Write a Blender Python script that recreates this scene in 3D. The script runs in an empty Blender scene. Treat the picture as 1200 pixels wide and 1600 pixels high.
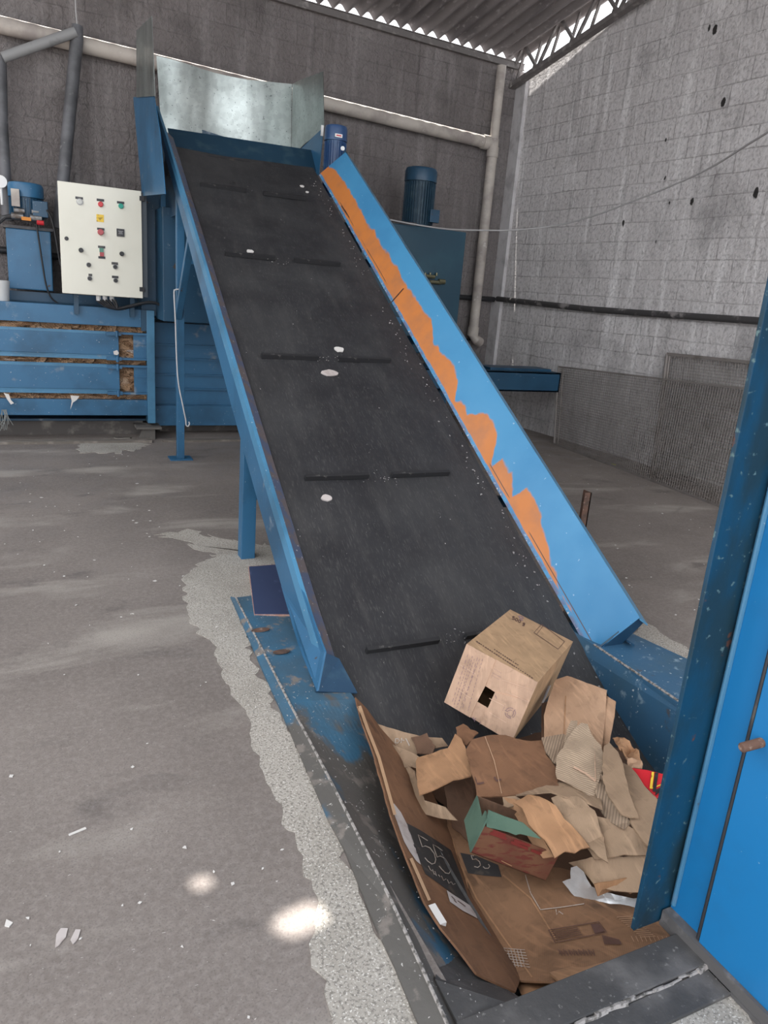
import bpy, bmesh, math, random
from mathutils import Vector, Matrix, noise
from mathutils.bvhtree import BVHTree
from mathutils.geometry import delaunay_2d_cdt
R_ = random.Random(7)
S = bpy.context.scene
C = S.collection

# ------------------------------------------------------------ camera, sky, sun, exposure
F = 1148.0
CAM = Vector((0, 0, 1.6))
RM = Matrix(((0.90497127, -0.05249598, 0.42222171),
             (-0.41848763, -0.288903, 0.86104771),
             (0.07677957, -0.955918, -0.28341784)))   # columns: right, down, forward
cd = bpy.data.cameras.new('camera'); cam = bpy.data.objects.new('camera', cd); C.objects.link(cam)
cd.sensor_fit = 'VERTICAL'; cd.sensor_height = 36; cd.sensor_width = 27; cd.lens = F / 1600 * 36
cd.clip_start = 0.05; cd.clip_end = 200
m4 = Matrix(((RM[0][0], -RM[0][1], -RM[0][2], 0), (RM[1][0], -RM[1][1], -RM[1][2], 0), (RM[2][0], -RM[2][1], -RM[2][2], 0), (0, 0, 0, 1)))
cam.matrix_world = Matrix.Translation(CAM) @ m4
S.camera = cam
w = bpy.data.worlds.new('sky'); S.world = w; w.use_nodes = True
bgn = w.node_tree.nodes['Background']; bgn.inputs[0].default_value = (0.93, 0.96, 1.0, 1); bgn.inputs[1].default_value = 1.9
SUN_DIR = Vector((0.12, -0.14, -0.97)).normalized()      # the way the light travels
sl = bpy.data.lights.new('sun', 'SUN'); sl.energy = 9.0; sl.angle = 0.0093; sl.color = (1, 0.97, 0.92)
so = bpy.data.objects.new('sun', sl); C.objects.link(so); so.rotation_euler = SUN_DIR.to_track_quat('-Z', 'Y').to_euler(); so.location = (0, 4, 12)
S.view_settings.view_transform = 'Standard'; S.view_settings.look = 'None'
S.view_settings.gamma = 1; S.view_settings.use_curve_mapping = False
S.view_settings.exposure = 0.72

# ------------------------------------------------------------ helpers
def ray(x, y): return RM @ Vector((x - 600, y - 800, F))
def fl(x, y, z=0.0):
    d = ray(x, y); return CAM + d * ((z - CAM.z) / d.z)
def aY(x, y, Y):
    d = ray(x, y); return CAM + d * (Y / d.y)
def aX(x, y, X):
    d = ray(x, y); return CAM + d * (X / d.x)
def aP(x, y, P, N):
    d = ray(x, y); P = Vector(P); N = Vector(N); return CAM + d * ((P - CAM).dot(N) / d.dot(N))

class MB:
    def __init__(s): s.v = []; s.f = []; s.uv = None
    def add(s, vs, fs):
        b = len(s.v); s.v += [Vector(v) for v in vs]; s.f += [[b + i for i in f] for f in fs]; return s
    def box(s, a, b):
        x0, y0, z0 = a; x1, y1, z1 = b
        return s.add([(x0, y0, z0), (x1, y0, z0), (x1, y1, z0), (x0, y1, z0), (x0, y0, z1), (x1, y0, z1), (x1, y1, z1), (x0, y1, z1)],
                     [(0, 3, 2, 1), (4, 5, 6, 7), (0, 1, 5, 4), (1, 2, 6, 5), (2, 3, 7, 6), (3, 0, 4, 7)])
    def hexa(s, p): return s.add(p, [(0, 3, 2, 1), (4, 5, 6, 7), (0, 1, 5, 4), (1, 2, 6, 5), (2, 3, 7, 6), (3, 0, 4, 7)])
    def bar(s, a, b, w, h, up=(0, 0, 1)):
        a = Vector(a); b = Vector(b); d = (b - a).normalized(); u = Vector(up)
        sd = d.cross(u)
        if sd.length < 1e-4: sd = d.cross(Vector((0, 1, 0)))
        sd.normalize(); u = sd.cross(d).normalized()
        q = [(-1, -1), (1, -1), (1, 1), (-1, 1)]
        return s.hexa([a + sd * (i * w / 2) + u * (j * h / 2) for i, j in q] + [b + sd * (i * w / 2) + u * (j * h / 2) for i, j in q])
    def tube(s, pts, r, n=12, cap=True):
        pts = [Vector(p) for p in pts]; rs = r if isinstance(r, (list, tuple)) else [r] * len(pts)
        b = len(s.v); prev = None
        for i, p in enumerate(pts):
            d = (pts[min(i + 1, len(pts) - 1)] - pts[max(i - 1, 0)]).normalized()
            if prev is None:
                u = d.cross(Vector((0, 0, 1)))
                if u.length < 1e-3: u = d.cross(Vector((0, 1, 0)))
            else: u = prev - d * prev.dot(d)
            u.normalize(); prev = u; v = d.cross(u)
            for k in range(n):
                t = 2 * math.pi * k / n; s.v.append(p + (u * math.cos(t) + v * math.sin(t)) * rs[i])
        for i in range(len(pts) - 1):
            for k in range(n):
                s.f.append([b + i * n + k, b + i * n + (k + 1) % n, b + (i + 1) * n + (k + 1) % n, b + (i + 1) * n + k])
        if cap:
            s.f.append([b + k for k in range(n)][::-1]); s.f.append([b + (len(pts) - 1) * n + k for k in range(n)])
        return s
    def plate(s, pts, t, nrm=None):
        """planar polygon thickened by t along its normal (or nrm)"""
        pts = [Vector(p) for p in pts]
        if nrm is None:
            nrm = Vector((0, 0, 0))
            for i in range(len(pts)): nrm += pts[i].cross(pts[(i + 1) % len(pts)])
        nrm = Vector(nrm).normalized(); n = len(pts)
        fs = [list(range(n)), list(range(2 * n - 1, n - 1, -1))] + [[i, i + n, (i + 1) % n + n, (i + 1) % n] for i in range(n)]
        return s.add(pts + [p - nrm * t for p in pts], fs)

def link(name, mb, mat, parent=None, label=None, bevel=0, smooth=False, origin=None):
    o0 = parent.matrix_world.translation if parent and not isinstance(parent, Vector) else None
    if parent:
        p = parent; o0 = Vector((0, 0, 0))
        while p: o0 += p.location; p = p.parent
    else:
        if origin is None:
            n = len(mb.v); origin = Vector((sum(v.x for v in mb.v) / n, sum(v.y for v in mb.v) / n, min(v.z for v in mb.v)))
        o0 = Vector(origin)
    me = bpy.data.meshes.new(name); me.from_pydata([v - o0 for v in mb.v], [], mb.f)
    if mb.uv:
        ul = me.uv_layers.new(name='UVMap')
        for lp in me.loops: ul.data[lp.index].uv = mb.uv[lp.vertex_index]
    bm = bmesh.new(); bm.from_mesh(me); bmesh.ops.recalc_face_normals(bm, faces=bm.faces)
    if bevel:
        es = [e for e in bm.edges if len(e.link_faces) == 2 and e.calc_face_angle(0) > 0.6]
        bmesh.ops.bevel(bm, geom=es, offset=bevel, segments=2, affect='EDGES', profile=0.6)
    bm.to_mesh(me); bm.free()
    o = bpy.data.objects.new(name, me); C.objects.link(o)
    if mat: me.materials.append(mat)
    if parent: o.parent = parent
    else: o.location = o0
    if smooth:
        for p in me.polygons: p.use_smooth = True
        try: me.set_sharp_from_angle(angle=0.7)
        except Exception: pass
    if label: o['label'] = label
    return o
def tag(o, label, cat, group=None):
    o['label'] = label; o['category'] = cat
    if group: o['group'] = group
    return o
def thing(name, loc, label, cat, group=None):
    o = bpy.data.objects.new(name, None); C.objects.link(o); o.location = loc; o.empty_display_size = 0.1
    return tag(o, label, cat, group)
def struct(name, mb, mat, **k):
    o = link(name, mb, mat, **k); o['kind'] = 'structure'; return o

# ------------------------------------------------------------ materials
def sock(nt, nd, name, val):
    if isinstance(val, (int, float, tuple)): nd.inputs[name].default_value = val
    else: nt.links.new(val, nd.inputs[name])
class NB:
    def __init__(s, name):
        s.m = bpy.data.materials.new(name); s.m.use_nodes = True; s.t = s.m.node_tree
        s.b = s.t.nodes['Principled BSDF']; s.tc = s.t.nodes.new('ShaderNodeTexCoord')
    def n(s, ty, **k):
        nd = s.t.nodes.new('ShaderNode' + ty)
        for a, v in k.items(): setattr(nd, a, v)
        return nd
    def set(s, nd, i, val):
        if hasattr(val, 'is_output'): s.t.links.new(val, nd.inputs[i])
        else: nd.inputs[i].default_value = val
    def co(s, stretch=(1, 1, 1), src='Object', rot=(0, 0, 0)):
        mp = s.n('Mapping'); s.t.links.new(s.tc.outputs[src], mp.inputs[0]); mp.inputs['Scale'].default_value = stretch; mp.inputs['Rotation'].default_value = rot
        return mp.outputs[0]
    def noise(s, scale, detail=6, stretch=(1, 1, 1), dist=0, rough=0.55, src='Object', rot=(0, 0, 0)):
        nd = s.n('TexNoise'); s.set(nd, 'Vector', s.co(stretch, src, rot)); s.set(nd, 'Scale', scale); s.set(nd, 'Detail', detail); s.set(nd, 'Distortion', dist); s.set(nd, 'Roughness', rough)
        return nd.outputs[0]
    def rng(s, v, lo, hi, a=0.0, b=1.0):
        nd = s.n('MapRange'); nd.interpolation_type = 'SMOOTHSTEP'; s.set(nd, 0, v); s.set(nd, 1, lo); s.set(nd, 2, hi); s.set(nd, 3, a); s.set(nd, 4, b); return nd.outputs[0]
    def math(s, op, a, b=0.0):
        nd = s.n('Math', operation=op); s.set(nd, 0, a); s.set(nd, 1, b); return nd.outputs[0]
    def mix(s, f, a, b, bt='MIX'):
        nd = s.n('MixRGB', blend_type=bt); s.set(nd, 0, f); s.set(nd, 1, a if hasattr(a, 'is_output') else (*a, 1)); s.set(nd, 2, b if hasattr(b, 'is_output') else (*b, 1)); return nd.outputs[0]
    def xyz(s, src='Object'):
        nd = s.n('SeparateXYZ'); s.t.links.new(s.tc.outputs[src], nd.inputs[0]); return nd.outputs
    def bump(s, h, strength=0.4, dist=0.01):
        nd = s.n('Bump'); s.set(nd, 'Strength', strength); s.set(nd, 'Distance', dist); s.set(nd, 'Height', h); s.t.links.new(nd.outputs[0], s.b.inputs['Normal'])
    def out(s, col, rough=0.6, metal=0.0):
        s.set(s.b, 'Base Color', col if hasattr(col, 'is_output') else (*col, 1)); s.set(s.b, 'Roughness', rough); s.set(s.b, 'Metallic', metal); return s.m
def lay(name, base, layers=(), rough=0.6, metal=0.0, bump=None, alpha=None):
    """layers: (colour, scale, lo, hi[, stretch, detail])"""
    k = NB(name); c = base
    for L in layers:
        col, sc, lo, hi = L[:4]; st = L[4] if len(L) > 4 else (1, 1, 1); de = L[5] if len(L) > 5 else 6
        f = k.rng(k.noise(sc, de, st), lo, hi); c = k.mix(f, c, col)
    if bump: k.bump(k.noise(bump[0], 6, bump[3] if len(bump) > 3 else (1, 1, 1)), bump[1], bump[2])
    return k.out(c, rough, metal)
def hx(h):
    v = [int(h[i:i + 2], 16) / 255 for i in (0, 2, 4)]
    return tuple(((c + 0.055) / 1.055) ** 2.4 if c > 0.04045 else c / 12.92 for c in v)

WHITE = (0.8, 0.8, 0.78)
def blue(name, base, worn=0.66, dust=0.62, rough=0.42):
    return lay(name, base, [(tuple(c * 0.62 for c in base), 2.2, .42, .72), ((0.20, 0.25, 0.30), 6, dust, dust + .14), ((0.45, 0.47, 0.48), 60, .70, .74, (1, 1, 1), 3), ((0.07, 0.045, 0.035), 9, worn + .03, worn + .07)], rough, bump=(25, .12, .004))
M_BLUE = blue('blue_paint', (0.034, 0.138, 0.265))
M_BLUE_D = blue('dark_blue_paint', (0.016, 0.066, 0.125))
M_BLUE_L = blue('light_blue_paint', (0.068, 0.215, 0.36), rough=.38)
M_BLUE_B = lay('bright_blue_paint', (0.010, 0.18, 0.44), [((0.015, 0.14, 0.33), 3, .45, .75), ((0.25, 0.42, 0.55), 40, .72, .76), ((0.10, 0.06, 0.04), 12, .74, .78)], .42, bump=(30, .1, .003))
M_STEELD = lay('dark_steel', (0.05, 0.05, 0.055), [((0.12, 0.11, 0.10), 8, .5, .7)], .5, .5)
M_STEEL = lay('steel', (0.30, 0.30, 0.30), [((0.15, 0.12, 0.10), 15, .5, .7)], .4, .8)
M_RUST = lay('rusty_steel', (0.16, 0.09, 0.065), [((0.08, 0.055, 0.045), 12, .45, .65), ((0.28, 0.2, 0.16), 40, .6, .7)], .8, .2)
M_BLACK = lay('black_plastic', (0.018, 0.018, 0.02), [((0.06, 0.06, 0.06), 20, .55, .75)], .45)
M_CREAM = lay('cream_enamel', (0.74, 0.72, 0.62), [((0.68, 0.66, 0.56), 1.5, .4, .7)], .38)
M_WHITE = lay('white_plastic', (0.75, 0.75, 0.74), [], .5)
M_RED = lay('red_plastic', (0.55, 0.02, 0.03), [], .35)
M_GREEN = lay('green_plastic', (0.0, 0.30, 0.22), [], .35)
M_YELLOW = lay('yellow_sticker', (0.78, 0.52, 0.05), [((0.35, 0.22, 0.02), 40, .55, .6, (1, 1, 1))], .5)
M_GREYTXT = lay('pale_lettering', (0.5, 0.5, 0.5), [], .6)
M_PVC = lay('dusty_pvc', (0.50, 0.45, 0.40), [((0.30, 0.26, 0.24), 3, .40, .66), ((0.62, 0.58, 0.54), 12, .6, .75)], .6, bump=(40, .2, .004))
M_PVCG = lay('grey_pvc_pipe', (0.13, 0.13, 0.14), [((0.07, 0.07, 0.075), 3, .42, .62), ((0.26, 0.26, 0.26), 10, .62, .75)], .55)
M_WIRE = lay('dull_wire', (0.225, 0.20, 0.185), [((0.15, 0.13, 0.115), 8, .5, .7)], .7, .3)
M_CABLE = lay('grey_cable', (0.42, 0.41, 0.41), [], .6)
M_GALV = None
def galv():
    k = NB('galvanised_sheet')
    v = k.n('TexVoronoi'); k.set(v, 'Vector', k.co((1, 1, 1))); k.set(v, 'Scale', 26.0)
    c = k.mix(k.rng(k.noise(2.0, 4, (1, 1, .4)), .35, .7), (0.40, 0.435, 0.42), (0.27, 0.30, 0.29))
    hs = k.n('HueSaturation'); k.set(hs, 'Color', c); k.set(hs, 'Value', k.math('ADD', k.math('MULTIPLY', v.outputs['Color'], 0.22), 0.88)); c = hs.outputs[0]
    c = k.mix(k.rng(k.noise(45, 4), .63, .70), c, (0.16, 0.18, 0.18))
    r = k.rng(k.noise(3, 4), .3, .7, .30, .5)
    k.bump(k.noise(1.6, 2, (1.6, 1.6, .5)), .5, .05)
    return k.out(c, r, 0.85)
M_GALV = galv()
def concrete():
    k = NB('floor_concrete')
    c = k.mix(k.rng(k.noise(0.7, 8), .35, .68), (0.165, 0.139, 0.124), (0.225, 0.191, 0.171))
    c = k.mix(k.rng(k.noise(1.1, 9, (.7, 2.2, 1), .4), .53, .70), c, (0.34, 0.305, 0.27))
    c = k.mix(k.rng(k.noise(2.4, 8, (.8, 1.6, 1), .6), .58, .72), c, (0.13, 0.11, 0.10))
    c = k.mix(k.rng(k.noise(48, 10, (1, 1, 1), .5, .7), .35, .75), c, k.mix(.32, c, (0.42, 0.38, 0.35)))
    c = k.mix(k.rng(k.noise(170, 6), .50, .70), c, k.mix(.5, c, (0.09, 0.08, 0.075)))
    c = k.mix(k.rng(k.noise(55, 3, (1, 2.5, 1), 1.5), .71, .75), c, (0.62, 0.58, 0.55))
    c = k.mix(k.rng(k.noise(5, 4), .75, .79), c, (0.6, 0.56, 0.53))
    k.bump(k.noise(40, 8), .35, .004)
    return k.out(c, k.rng(k.noise(3, 5), .3, .7, .55, .85))
M_FLOOR = concrete()
def aggregate():
    k = NB('pale_floor_screed')
    c = k.mix(k.rng(k.noise(3, 6), .35, .7), (0.42, 0.385, 0.34), (0.32, 0.29, 0.25))
    c = k.mix(k.rng(k.noise(120, 4), .50, .62), c, (0.22, 0.20, 0.175))
    c = k.mix(k.rng(k.noise(170, 3), .58, .66), c, (0.66, 0.63, 0.58))
    k.bump(k.noise(75, 5), .5, .004)
    return k.out(c, .85)
M_AGG = aggregate()
def blockwall(name, c1, c2, mortar, streak, rough_str, rotz, plaster=0.0, holes=()):
    k = NB(name)
    g = k.co((1, 1, 1), rot=(0, 0, -rotz))
    sp = k.n('SeparateXYZ'); k.set(sp, 0, g)
    nx = k.noise(2.5, 3); 
    cb = k.n('CombineXYZ'); k.set(cb, 0, k.math('ADD', sp.outputs[0], k.math('MULTIPLY', nx, .03))); k.set(cb, 1, k.math('ADD', sp.outputs[2], k.math('MULTIPLY', k.noise(1.2, 3), .05)))
    br = k.n('TexBrick'); k.set(br, 'Vector', cb.outputs[0]); k.set(br, 'Scale', 1.0); k.set(br, 'Brick Width', .40); k.set(br, 'Row Height', .20); k.set(br, 'Mortar Size', .006); k.set(br, 'Mortar Smooth', .3)
    k.set(br, 'Color1', (*c1, 1)); k.set(br, 'Color2', (*c2, 1)); k.set(br, 'Mortar', (*mortar, 1)); br.offset = .5
    smear = k.rng(k.noise(1.7, 7), .40 - plaster * .1, .62 - plaster * .1)
    c = k.mix(k.math('MULTIPLY', smear, .75), br.outputs[0], k.mix(k.rng(k.noise(.9, 5), .35, .65), c1, c2))
    c = k.mix(k.rng(k.noise(2.2, 8, (1.4, 1.4, .22), .3), .54, .76), c, streak)
    c = k.mix(k.math('MULTIPLY', k.rng(k.noise(5.5, 8, (1.6, 1.6, .12), .2), .52, .66), .6), c, streak)
    c = k.mix(k.math('MULTIPLY', k.rng(k.noise(7, 8, (1.6, 1.6, .15), .2), .56, .70), .5), c, tuple(x * .6 for x in c1))
    c = k.mix(k.math('MULTIPLY', k.rng(k.noise(1.3, 6), .52, .74), .7), c, tuple(x * .55 for x in c1))
    c = k.mix(k.rng(k.noise(30, 5), .45, .7), c, k.mix(.35, c, (0.1, 0.09, 0.09)))
    for (hp, hr) in holes:
        vm = k.n('VectorMath', operation='SUBTRACT'); k.t.links.new(k.tc.outputs['Object'], vm.inputs[0]); vm.inputs[1].default_value = hp
        v2 = k.n('VectorMath', operation='MULTIPLY'); k.t.links.new(vm.outputs[0], v2.inputs[0]); v2.inputs[1].default_value = (1, 1, .55)
        ln = k.n('VectorMath', operation='LENGTH'); k.t.links.new(v2.outputs[0], ln.inputs[0])
        dd = k.math('ADD', ln.outputs['Value'], k.math('MULTIPLY', k.noise(30, 2), .03))
        c = k.mix(k.rng(dd, hr + .012, hr + .02, 1.0, 0.0), c, (0.025, 0.022, 0.02))
    h = k.math('ADD', k.math('MULTIPLY', br.outputs['Fac'], -0.6 * (1 - plaster * .5)), k.math('MULTIPLY', k.noise(22, 9, (1, 1, .8), .8), rough_str))
    k.bump(h, .8, .022)
    return k.out(c, .9)

M_ROOF = lay('fibre_cement_roof', (0.23, 0.205, 0.20), [((0.13, 0.115, 0.115), 1.5, .42, .7, (3, .5, 1)), ((0.36, 0.33, 0.32), 22, .56, .75, (1, .4, 1))], .9, bump=(60, .3, .004))
M_TRUSS = lay('dusty_truss_steel', (0.15, 0.135, 0.13), [((0.26, 0.24, 0.23), 12, .5, .7)], .8)
def belt_mat():
    k = NB('belt_rubber')
    c = k.mix(k.rng(k.noise(1.6, 6), .35, .7), (0.020, 0.020, 0.023), (0.036, 0.036, 0.038))
    c = k.mix(k.math('MULTIPLY', k.rng(k.noise(7, 8, (2.2, .3, .3)), .46, .75), .4), c, (0.058, 0.056, 0.055))
    c = k.mix(k.math('MULTIPLY', k.rng(k.noise(60, 6, (3, .4, .4)), .52, .7), .6), c, (0.075, 0.072, 0.07))
    c = k.mix(k.rng(k.noise(38, 3, (1.6, .8, .8), 2.0), .735, .755), c, (0.45, 0.43, 0.41))
    c = k.mix(k.rng(k.noise(4.5, 3, (1, .7, .7)), .735, .76), c, (0.012, 0.012, 0.013))
    k.bump(k.noise(120, 4), .2, .002)
    return k.out(c, k.rng(k.noise(4, 4), .3, .7, .5, .72))
M_BELT = belt_mat()
M_CLEAT = lay('cleat_rubber', (0.018, 0.018, 0.02), [((0.09, 0.085, 0.08), 30, .62, .72)], .6)
def pitmat():
    k = NB('grimy_blue_steel')
    c = k.mix(k.rng(k.noise(2.5, 6), .35, .62), (0.042, 0.135, 0.225), (0.055, 0.105, 0.15))
    y = k.xyz('Object')[1]
    # grime trodden in towards the loading end
    g = k.math('ADD', k.rng(y, -.2, .9, .17, -.14), k.noise(5, 7, (1, .6, 1)))
    c = k.mix(k.rng(g, .50, .60), c, (0.105, 0.097, 0.088))
    c = k.mix(k.rng(k.noise(11, 8), .57, .66), c, (0.20, 0.175, 0.155))
    c = k.mix(k.rng(k.noise(38, 4, (1, 1, 1), 1.5), .66, .70), c, (0.5, 0.48, 0.45))
    k.bump(k.noise(25, 7), .4, .006)
    return k.out(c, .62)
M_PIT = pitmat()
M_NAVY = lay('navy_plate_and_shade', (0.010, 0.045, 0.095), [((0.03, 0.08, 0.13), 10, .5, .7)], .5)
M_PITR = lay('scuffed_blue_steel', (0.042, 0.125, 0.225), [((0.05, 0.12, 0.19), 3, .42, .66), ((0.2, 0.3, 0.38), 18, .58, .7), ((0.55, 0.6, 0.62), 45, .66, .70, (1, 1, 1), 4), ((0.09, 0.07, 0.06), 7, .66, .72)], .45, bump=(25, .2, .004))
M_RUBD = lay('dusty_black_strip', (0.06, 0.057, 0.056), [((0.14, 0.13, 0.125), 5, .45, .7), ((0.20, 0.19, 0.18), 70, .62, .72)], .7, bump=(40, .5, .005))
M_CHALK = lay('pale_grit', (0.36, 0.33, 0.31), [((0.12, 0.11, 0.1), 60, .45, .6)], .95, bump=(80, .6, .006))

def card(name, base, dark=0.6, wav=0.0, axis=0, stain=.62, rot=0):
    k = NB(name)
    c = k.mix(k.rng(k.noise(6, 7), .35, .7), base, tuple(x * .78 for x in base))
    c = k.mix(k.math('MULTIPLY', k.rng(k.noise(22, 8, (1, 1, 1), .8), .5, .7), .35), c, tuple(x * .45 for x in base))
    c = k.mix(k.rng(k.noise(3.2, 7), stain, stain + .14), c, tuple(x * dark * .6 for x in base))
    c = k.mix(k.rng(k.noise(9, 6, (6, 1, 1), 0, .55, 'Object', (0, 0, rot)), .5, .72), c, tuple(min(1, x * 1.14) for x in base))
    wt = k.n('TexWave'); k.set(wt, 'Vector', k.co((1, 1, 1), rot=(0, 0, rot))); k.set(wt, 'Scale', 32.0 if wav else 60.0); k.set(wt, 'Distortion', .6 if wav else .2)
    wt.bands_direction = 'X'
    h = k.math('ADD', k.math('MULTIPLY', wt.outputs['Fac'], 1.0 if wav else .12), k.math('MULTIPLY', k.noise(14, 6), .5))
    if wav: c = k.mix(k.rng(wt.outputs['Fac'], .2, .75), tuple(x * .62 for x in base), c)
    k.bump(h, .3 if wav else .5, .004)
    return k.out(c, .82)
C_TAN = card('tan_cardboard', (0.35, 0.19, 0.098))
C_LIGHT = card('light_cardboard', (0.43, 0.265, 0.165), stain=.72)
C_PINK = card('pale_kraft_cardboard', (0.56, 0.37, 0.26), stain=.74)
C_BROWN = card('brown_cardboard', (0.20, 0.098, 0.050), rot=1.2)
C_DARK = card('dark_cardboard', (0.13, 0.070, 0.042))  # darkest brown, for the lowest sheets and inner box walls
C_MID = card('mid_brown_cardboard', (0.235, 0.125, 0.066), stain=.54, rot=.7)
C_OLD = card('weathered_cardboard', (0.33, 0.225, 0.145), stain=.66, rot=.3)
C_CORR = card('ribbed_cardboard', (0.50, 0.37, 0.26), wav=1, rot=2.6, stain=.75)
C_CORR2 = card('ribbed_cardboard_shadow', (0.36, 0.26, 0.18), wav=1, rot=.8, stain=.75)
C_KRAFT = card('kraft_paper', (0.38, 0.205, 0.105), stain=.68)
M_INK = lay('black_print', (0.030, 0.027, 0.027), [((0.07, 0.055, 0.045), 25, .55, .7)], .75)
M_INKB = lay('brown_print', (0.10, 0.05, 0.04), [], .8)
M_INKV = lay('violet_print', (0.22, 0.14, 0.18), [], .8)
M_INKW = lay('white_print', (0.42, 0.36, 0.31), [((0.3, 0.2, 0.14), 60, .55, .65)], .8)
M_LBL = lay('pale_label', (0.50, 0.45, 0.43), [((0.36, 0.3, 0.28), 12, .5, .7)], .7)
M_TAPE = lay('white_tape', (0.66, 0.63, 0.60), [], .5)

# ------------------------------------------------------------ generic draped sheet
def dens(poly, step):
    out = []
    for i in range(len(poly)):
        a = poly[i]; b = poly[(i + 1) % len(poly)]; L = (b - a).length; n = max(1, int(L / step))
        for j in range(n): out.append(a.lerp(b, j / n))
    return out
def inside(p, poly):
    r = False; j = len(poly) - 1
    for i in range(len(poly)):
        a = poly[i]; b = poly[j]
        if (a[1] > p[1]) != (b[1] > p[1]) and p[0] < (b[0] - a[0]) * (p[1] - a[1]) / (b[1] - a[1]) + a[0]: r = not r
        j = i
    return r
def tri_poly(poly2, step, rnd):
    x0 = min(p[0] for p in poly2); x1 = max(p[0] for p in poly2); y0 = min(p[1] for p in poly2); y1 = max(p[1] for p in poly2)
    pts = [Vector(p) for p in poly2]; nb = len(pts); ex = []
    ny = int((y1 - y0) / step) + 1; nx = int((x1 - x0) / step) + 1
    for j in range(ny + 1):
        for i in range(nx + 1):
            q = Vector((x0 + (i + .5 * (j % 2)) * step + rnd.uniform(-.2, .2) * step, y0 + j * step + rnd.uniform(-.2, .2) * step))
            if inside(q, poly2) and min((q - p).length for p in pts) > step * .45: ex.append(q)
    vs, es, fs, _, _, _ = delaunay_2d_cdt(pts + ex, [(i, (i + 1) % nb) for i in range(nb)], [], 1, 1e-7)
    return [Vector(v) for v in vs], fs
def sheet(name, pts, mat, parent=None, label=None, cat=None, group=None, t=0.004, crumple=0.006, step=0.02, ragged=0.003, freq=9.0, seed=1, mesh_only=False, sag=0.0):
    rnd = random.Random(seed)
    P = [fl(x, y, z) for x, y, z in pts]
    c = sum(P, Vector()) / len(P); nrm = Vector()
    for i in range(len(P)): nrm += (P[i] - c).cross(P[(i + 1) % len(P)] - c)
    nrm.normalize()
    if nrm.z < 0: nrm = -nrm
    u = (P[1] - P[0]); u = (u - nrm * u.dot(nrm)).normalized(); v = nrm.cross(u)
    Q = [Vector(((p - c).dot(u), (p - c).dot(v), (p - c).dot(nrm))) for p in P]
    D = dens(Q, step)
    poly = []
    for d in D:
        k = noise.noise(Vector((d.x * 40, d.y * 40, seed * 3.7))) * ragged * 2
        l = math.hypot(d.x, d.y) or 1
        poly.append(Vector((d.x * (1 + k / l), d.y * (1 + k / l))))
    if inside((0, 0), poly) is None: pass
    vs, fs = tri_poly(poly, step, rnd)
    top = []
    for p in vs:
        ws = 0; h = 0
        for d in D:
            ww = 1 / (((p.x - d.x) ** 2 + (p.y - d.y) ** 2) + 1e-5) ** 1.3; ws += ww; h += ww * d.z
        h /= ws
        nz = noise.noise(Vector((p.x * freq, p.y * freq, seed * 5.1))) + .5 * noise.noise(Vector((p.x * freq * 2.3, p.y * freq * 2.3, seed + 9)))
        fold = abs(noise.noise(Vector((p.x * freq * .6 + 3, p.y * freq * 1.1, seed * 2.3)))) * 1.3
        h += crumple * (nz + fold)
        top.append(c + u * p.x + v * p.y + nrm * h)
    mb = MB(); n = len(top)
    mb.v = top + [p - nrm * t for p in top]
    mb.f = [list(f) for f in fs] + [[i + n for i in reversed(f)] for f in fs]
    cnt = {}
    for f in fs:
        for i in range(len(f)):
            e = (f[i], f[(i + 1) % len(f)]); cnt[e] = 1
    for (a, b) in list(cnt):
        if (b, a) not in cnt: mb.f.append([b, a, a + n, b + n])
    o = link(name, mb, mat, parent, label)
    for p in o.data.polygons: p.use_smooth = True
    try: o.data.set_sharp_from_angle(angle=0.5)
    except Exception: pass
    if cat and not parent: tag(o, label, cat, group)
    o_bvh[o.name] = BVHTree.FromPolygons([tuple(v) for v in mb.v], mb.f)
    return o
o_bvh = {}
def hit(o, x, y, off=0.0015):
    d = ray(x, y).normalized(); loc, nn, _, _ = o_bvh[o.name].ray_cast(CAM, d)
    if loc is None:
        loc, nn, _, _ = o_bvh[o.name].find_nearest(fl(x, y, -.2))
    if nn.dot(d) > 0: nn = -nn
    return loc + nn * off
def drape(name, o, pts, mat, step=8, off=0.0015, label=None):
    """a print or label that follows the surface of sheet o"""
    poly = dens([Vector((x, y)) for x, y in pts], step)
    vs, fs = tri_poly(poly, step, random.Random(3))
    mb = MB(); top = [hit(o, p.x, p.y, off) for p in vs]; n = len(top)
    mb.v = top; mb.f = [list(f) for f in fs]
    return link(name, mb, mat, o, label)
def stroke(name, o, lines, mat, wpx=1.2, off=0.003, label=None):
    mb = MB()
    for ln in lines:
        L = dens([Vector(p) for p in ln], 5)[: None]
        # open polyline
        L = []
        for a, b in zip(ln[:-1], ln[1:]):
            a = Vector(a); b = Vector(b); n = max(1, int((b - a).length / 6))
            L += [a.lerp(b, i / n) for i in range(n)]
        L.append(Vector(ln[-1]))
        for i in range(len(L)):
            d = (L[min(i + 1, len(L) - 1)] - L[max(i - 1, 0)]); d = d.normalized() if d.length else Vector((1, 0)); q = Vector((-d.y, d.x)) * wpx / 2
            mb.v += [hit(o, *(L[i] + q), off), hit(o, *(L[i] - q), off)]
            if i: b = len(mb.v); mb.f.append([b - 4, b - 3, b - 1, b - 2])
    return link(name, mb, mat, o, label)

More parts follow.
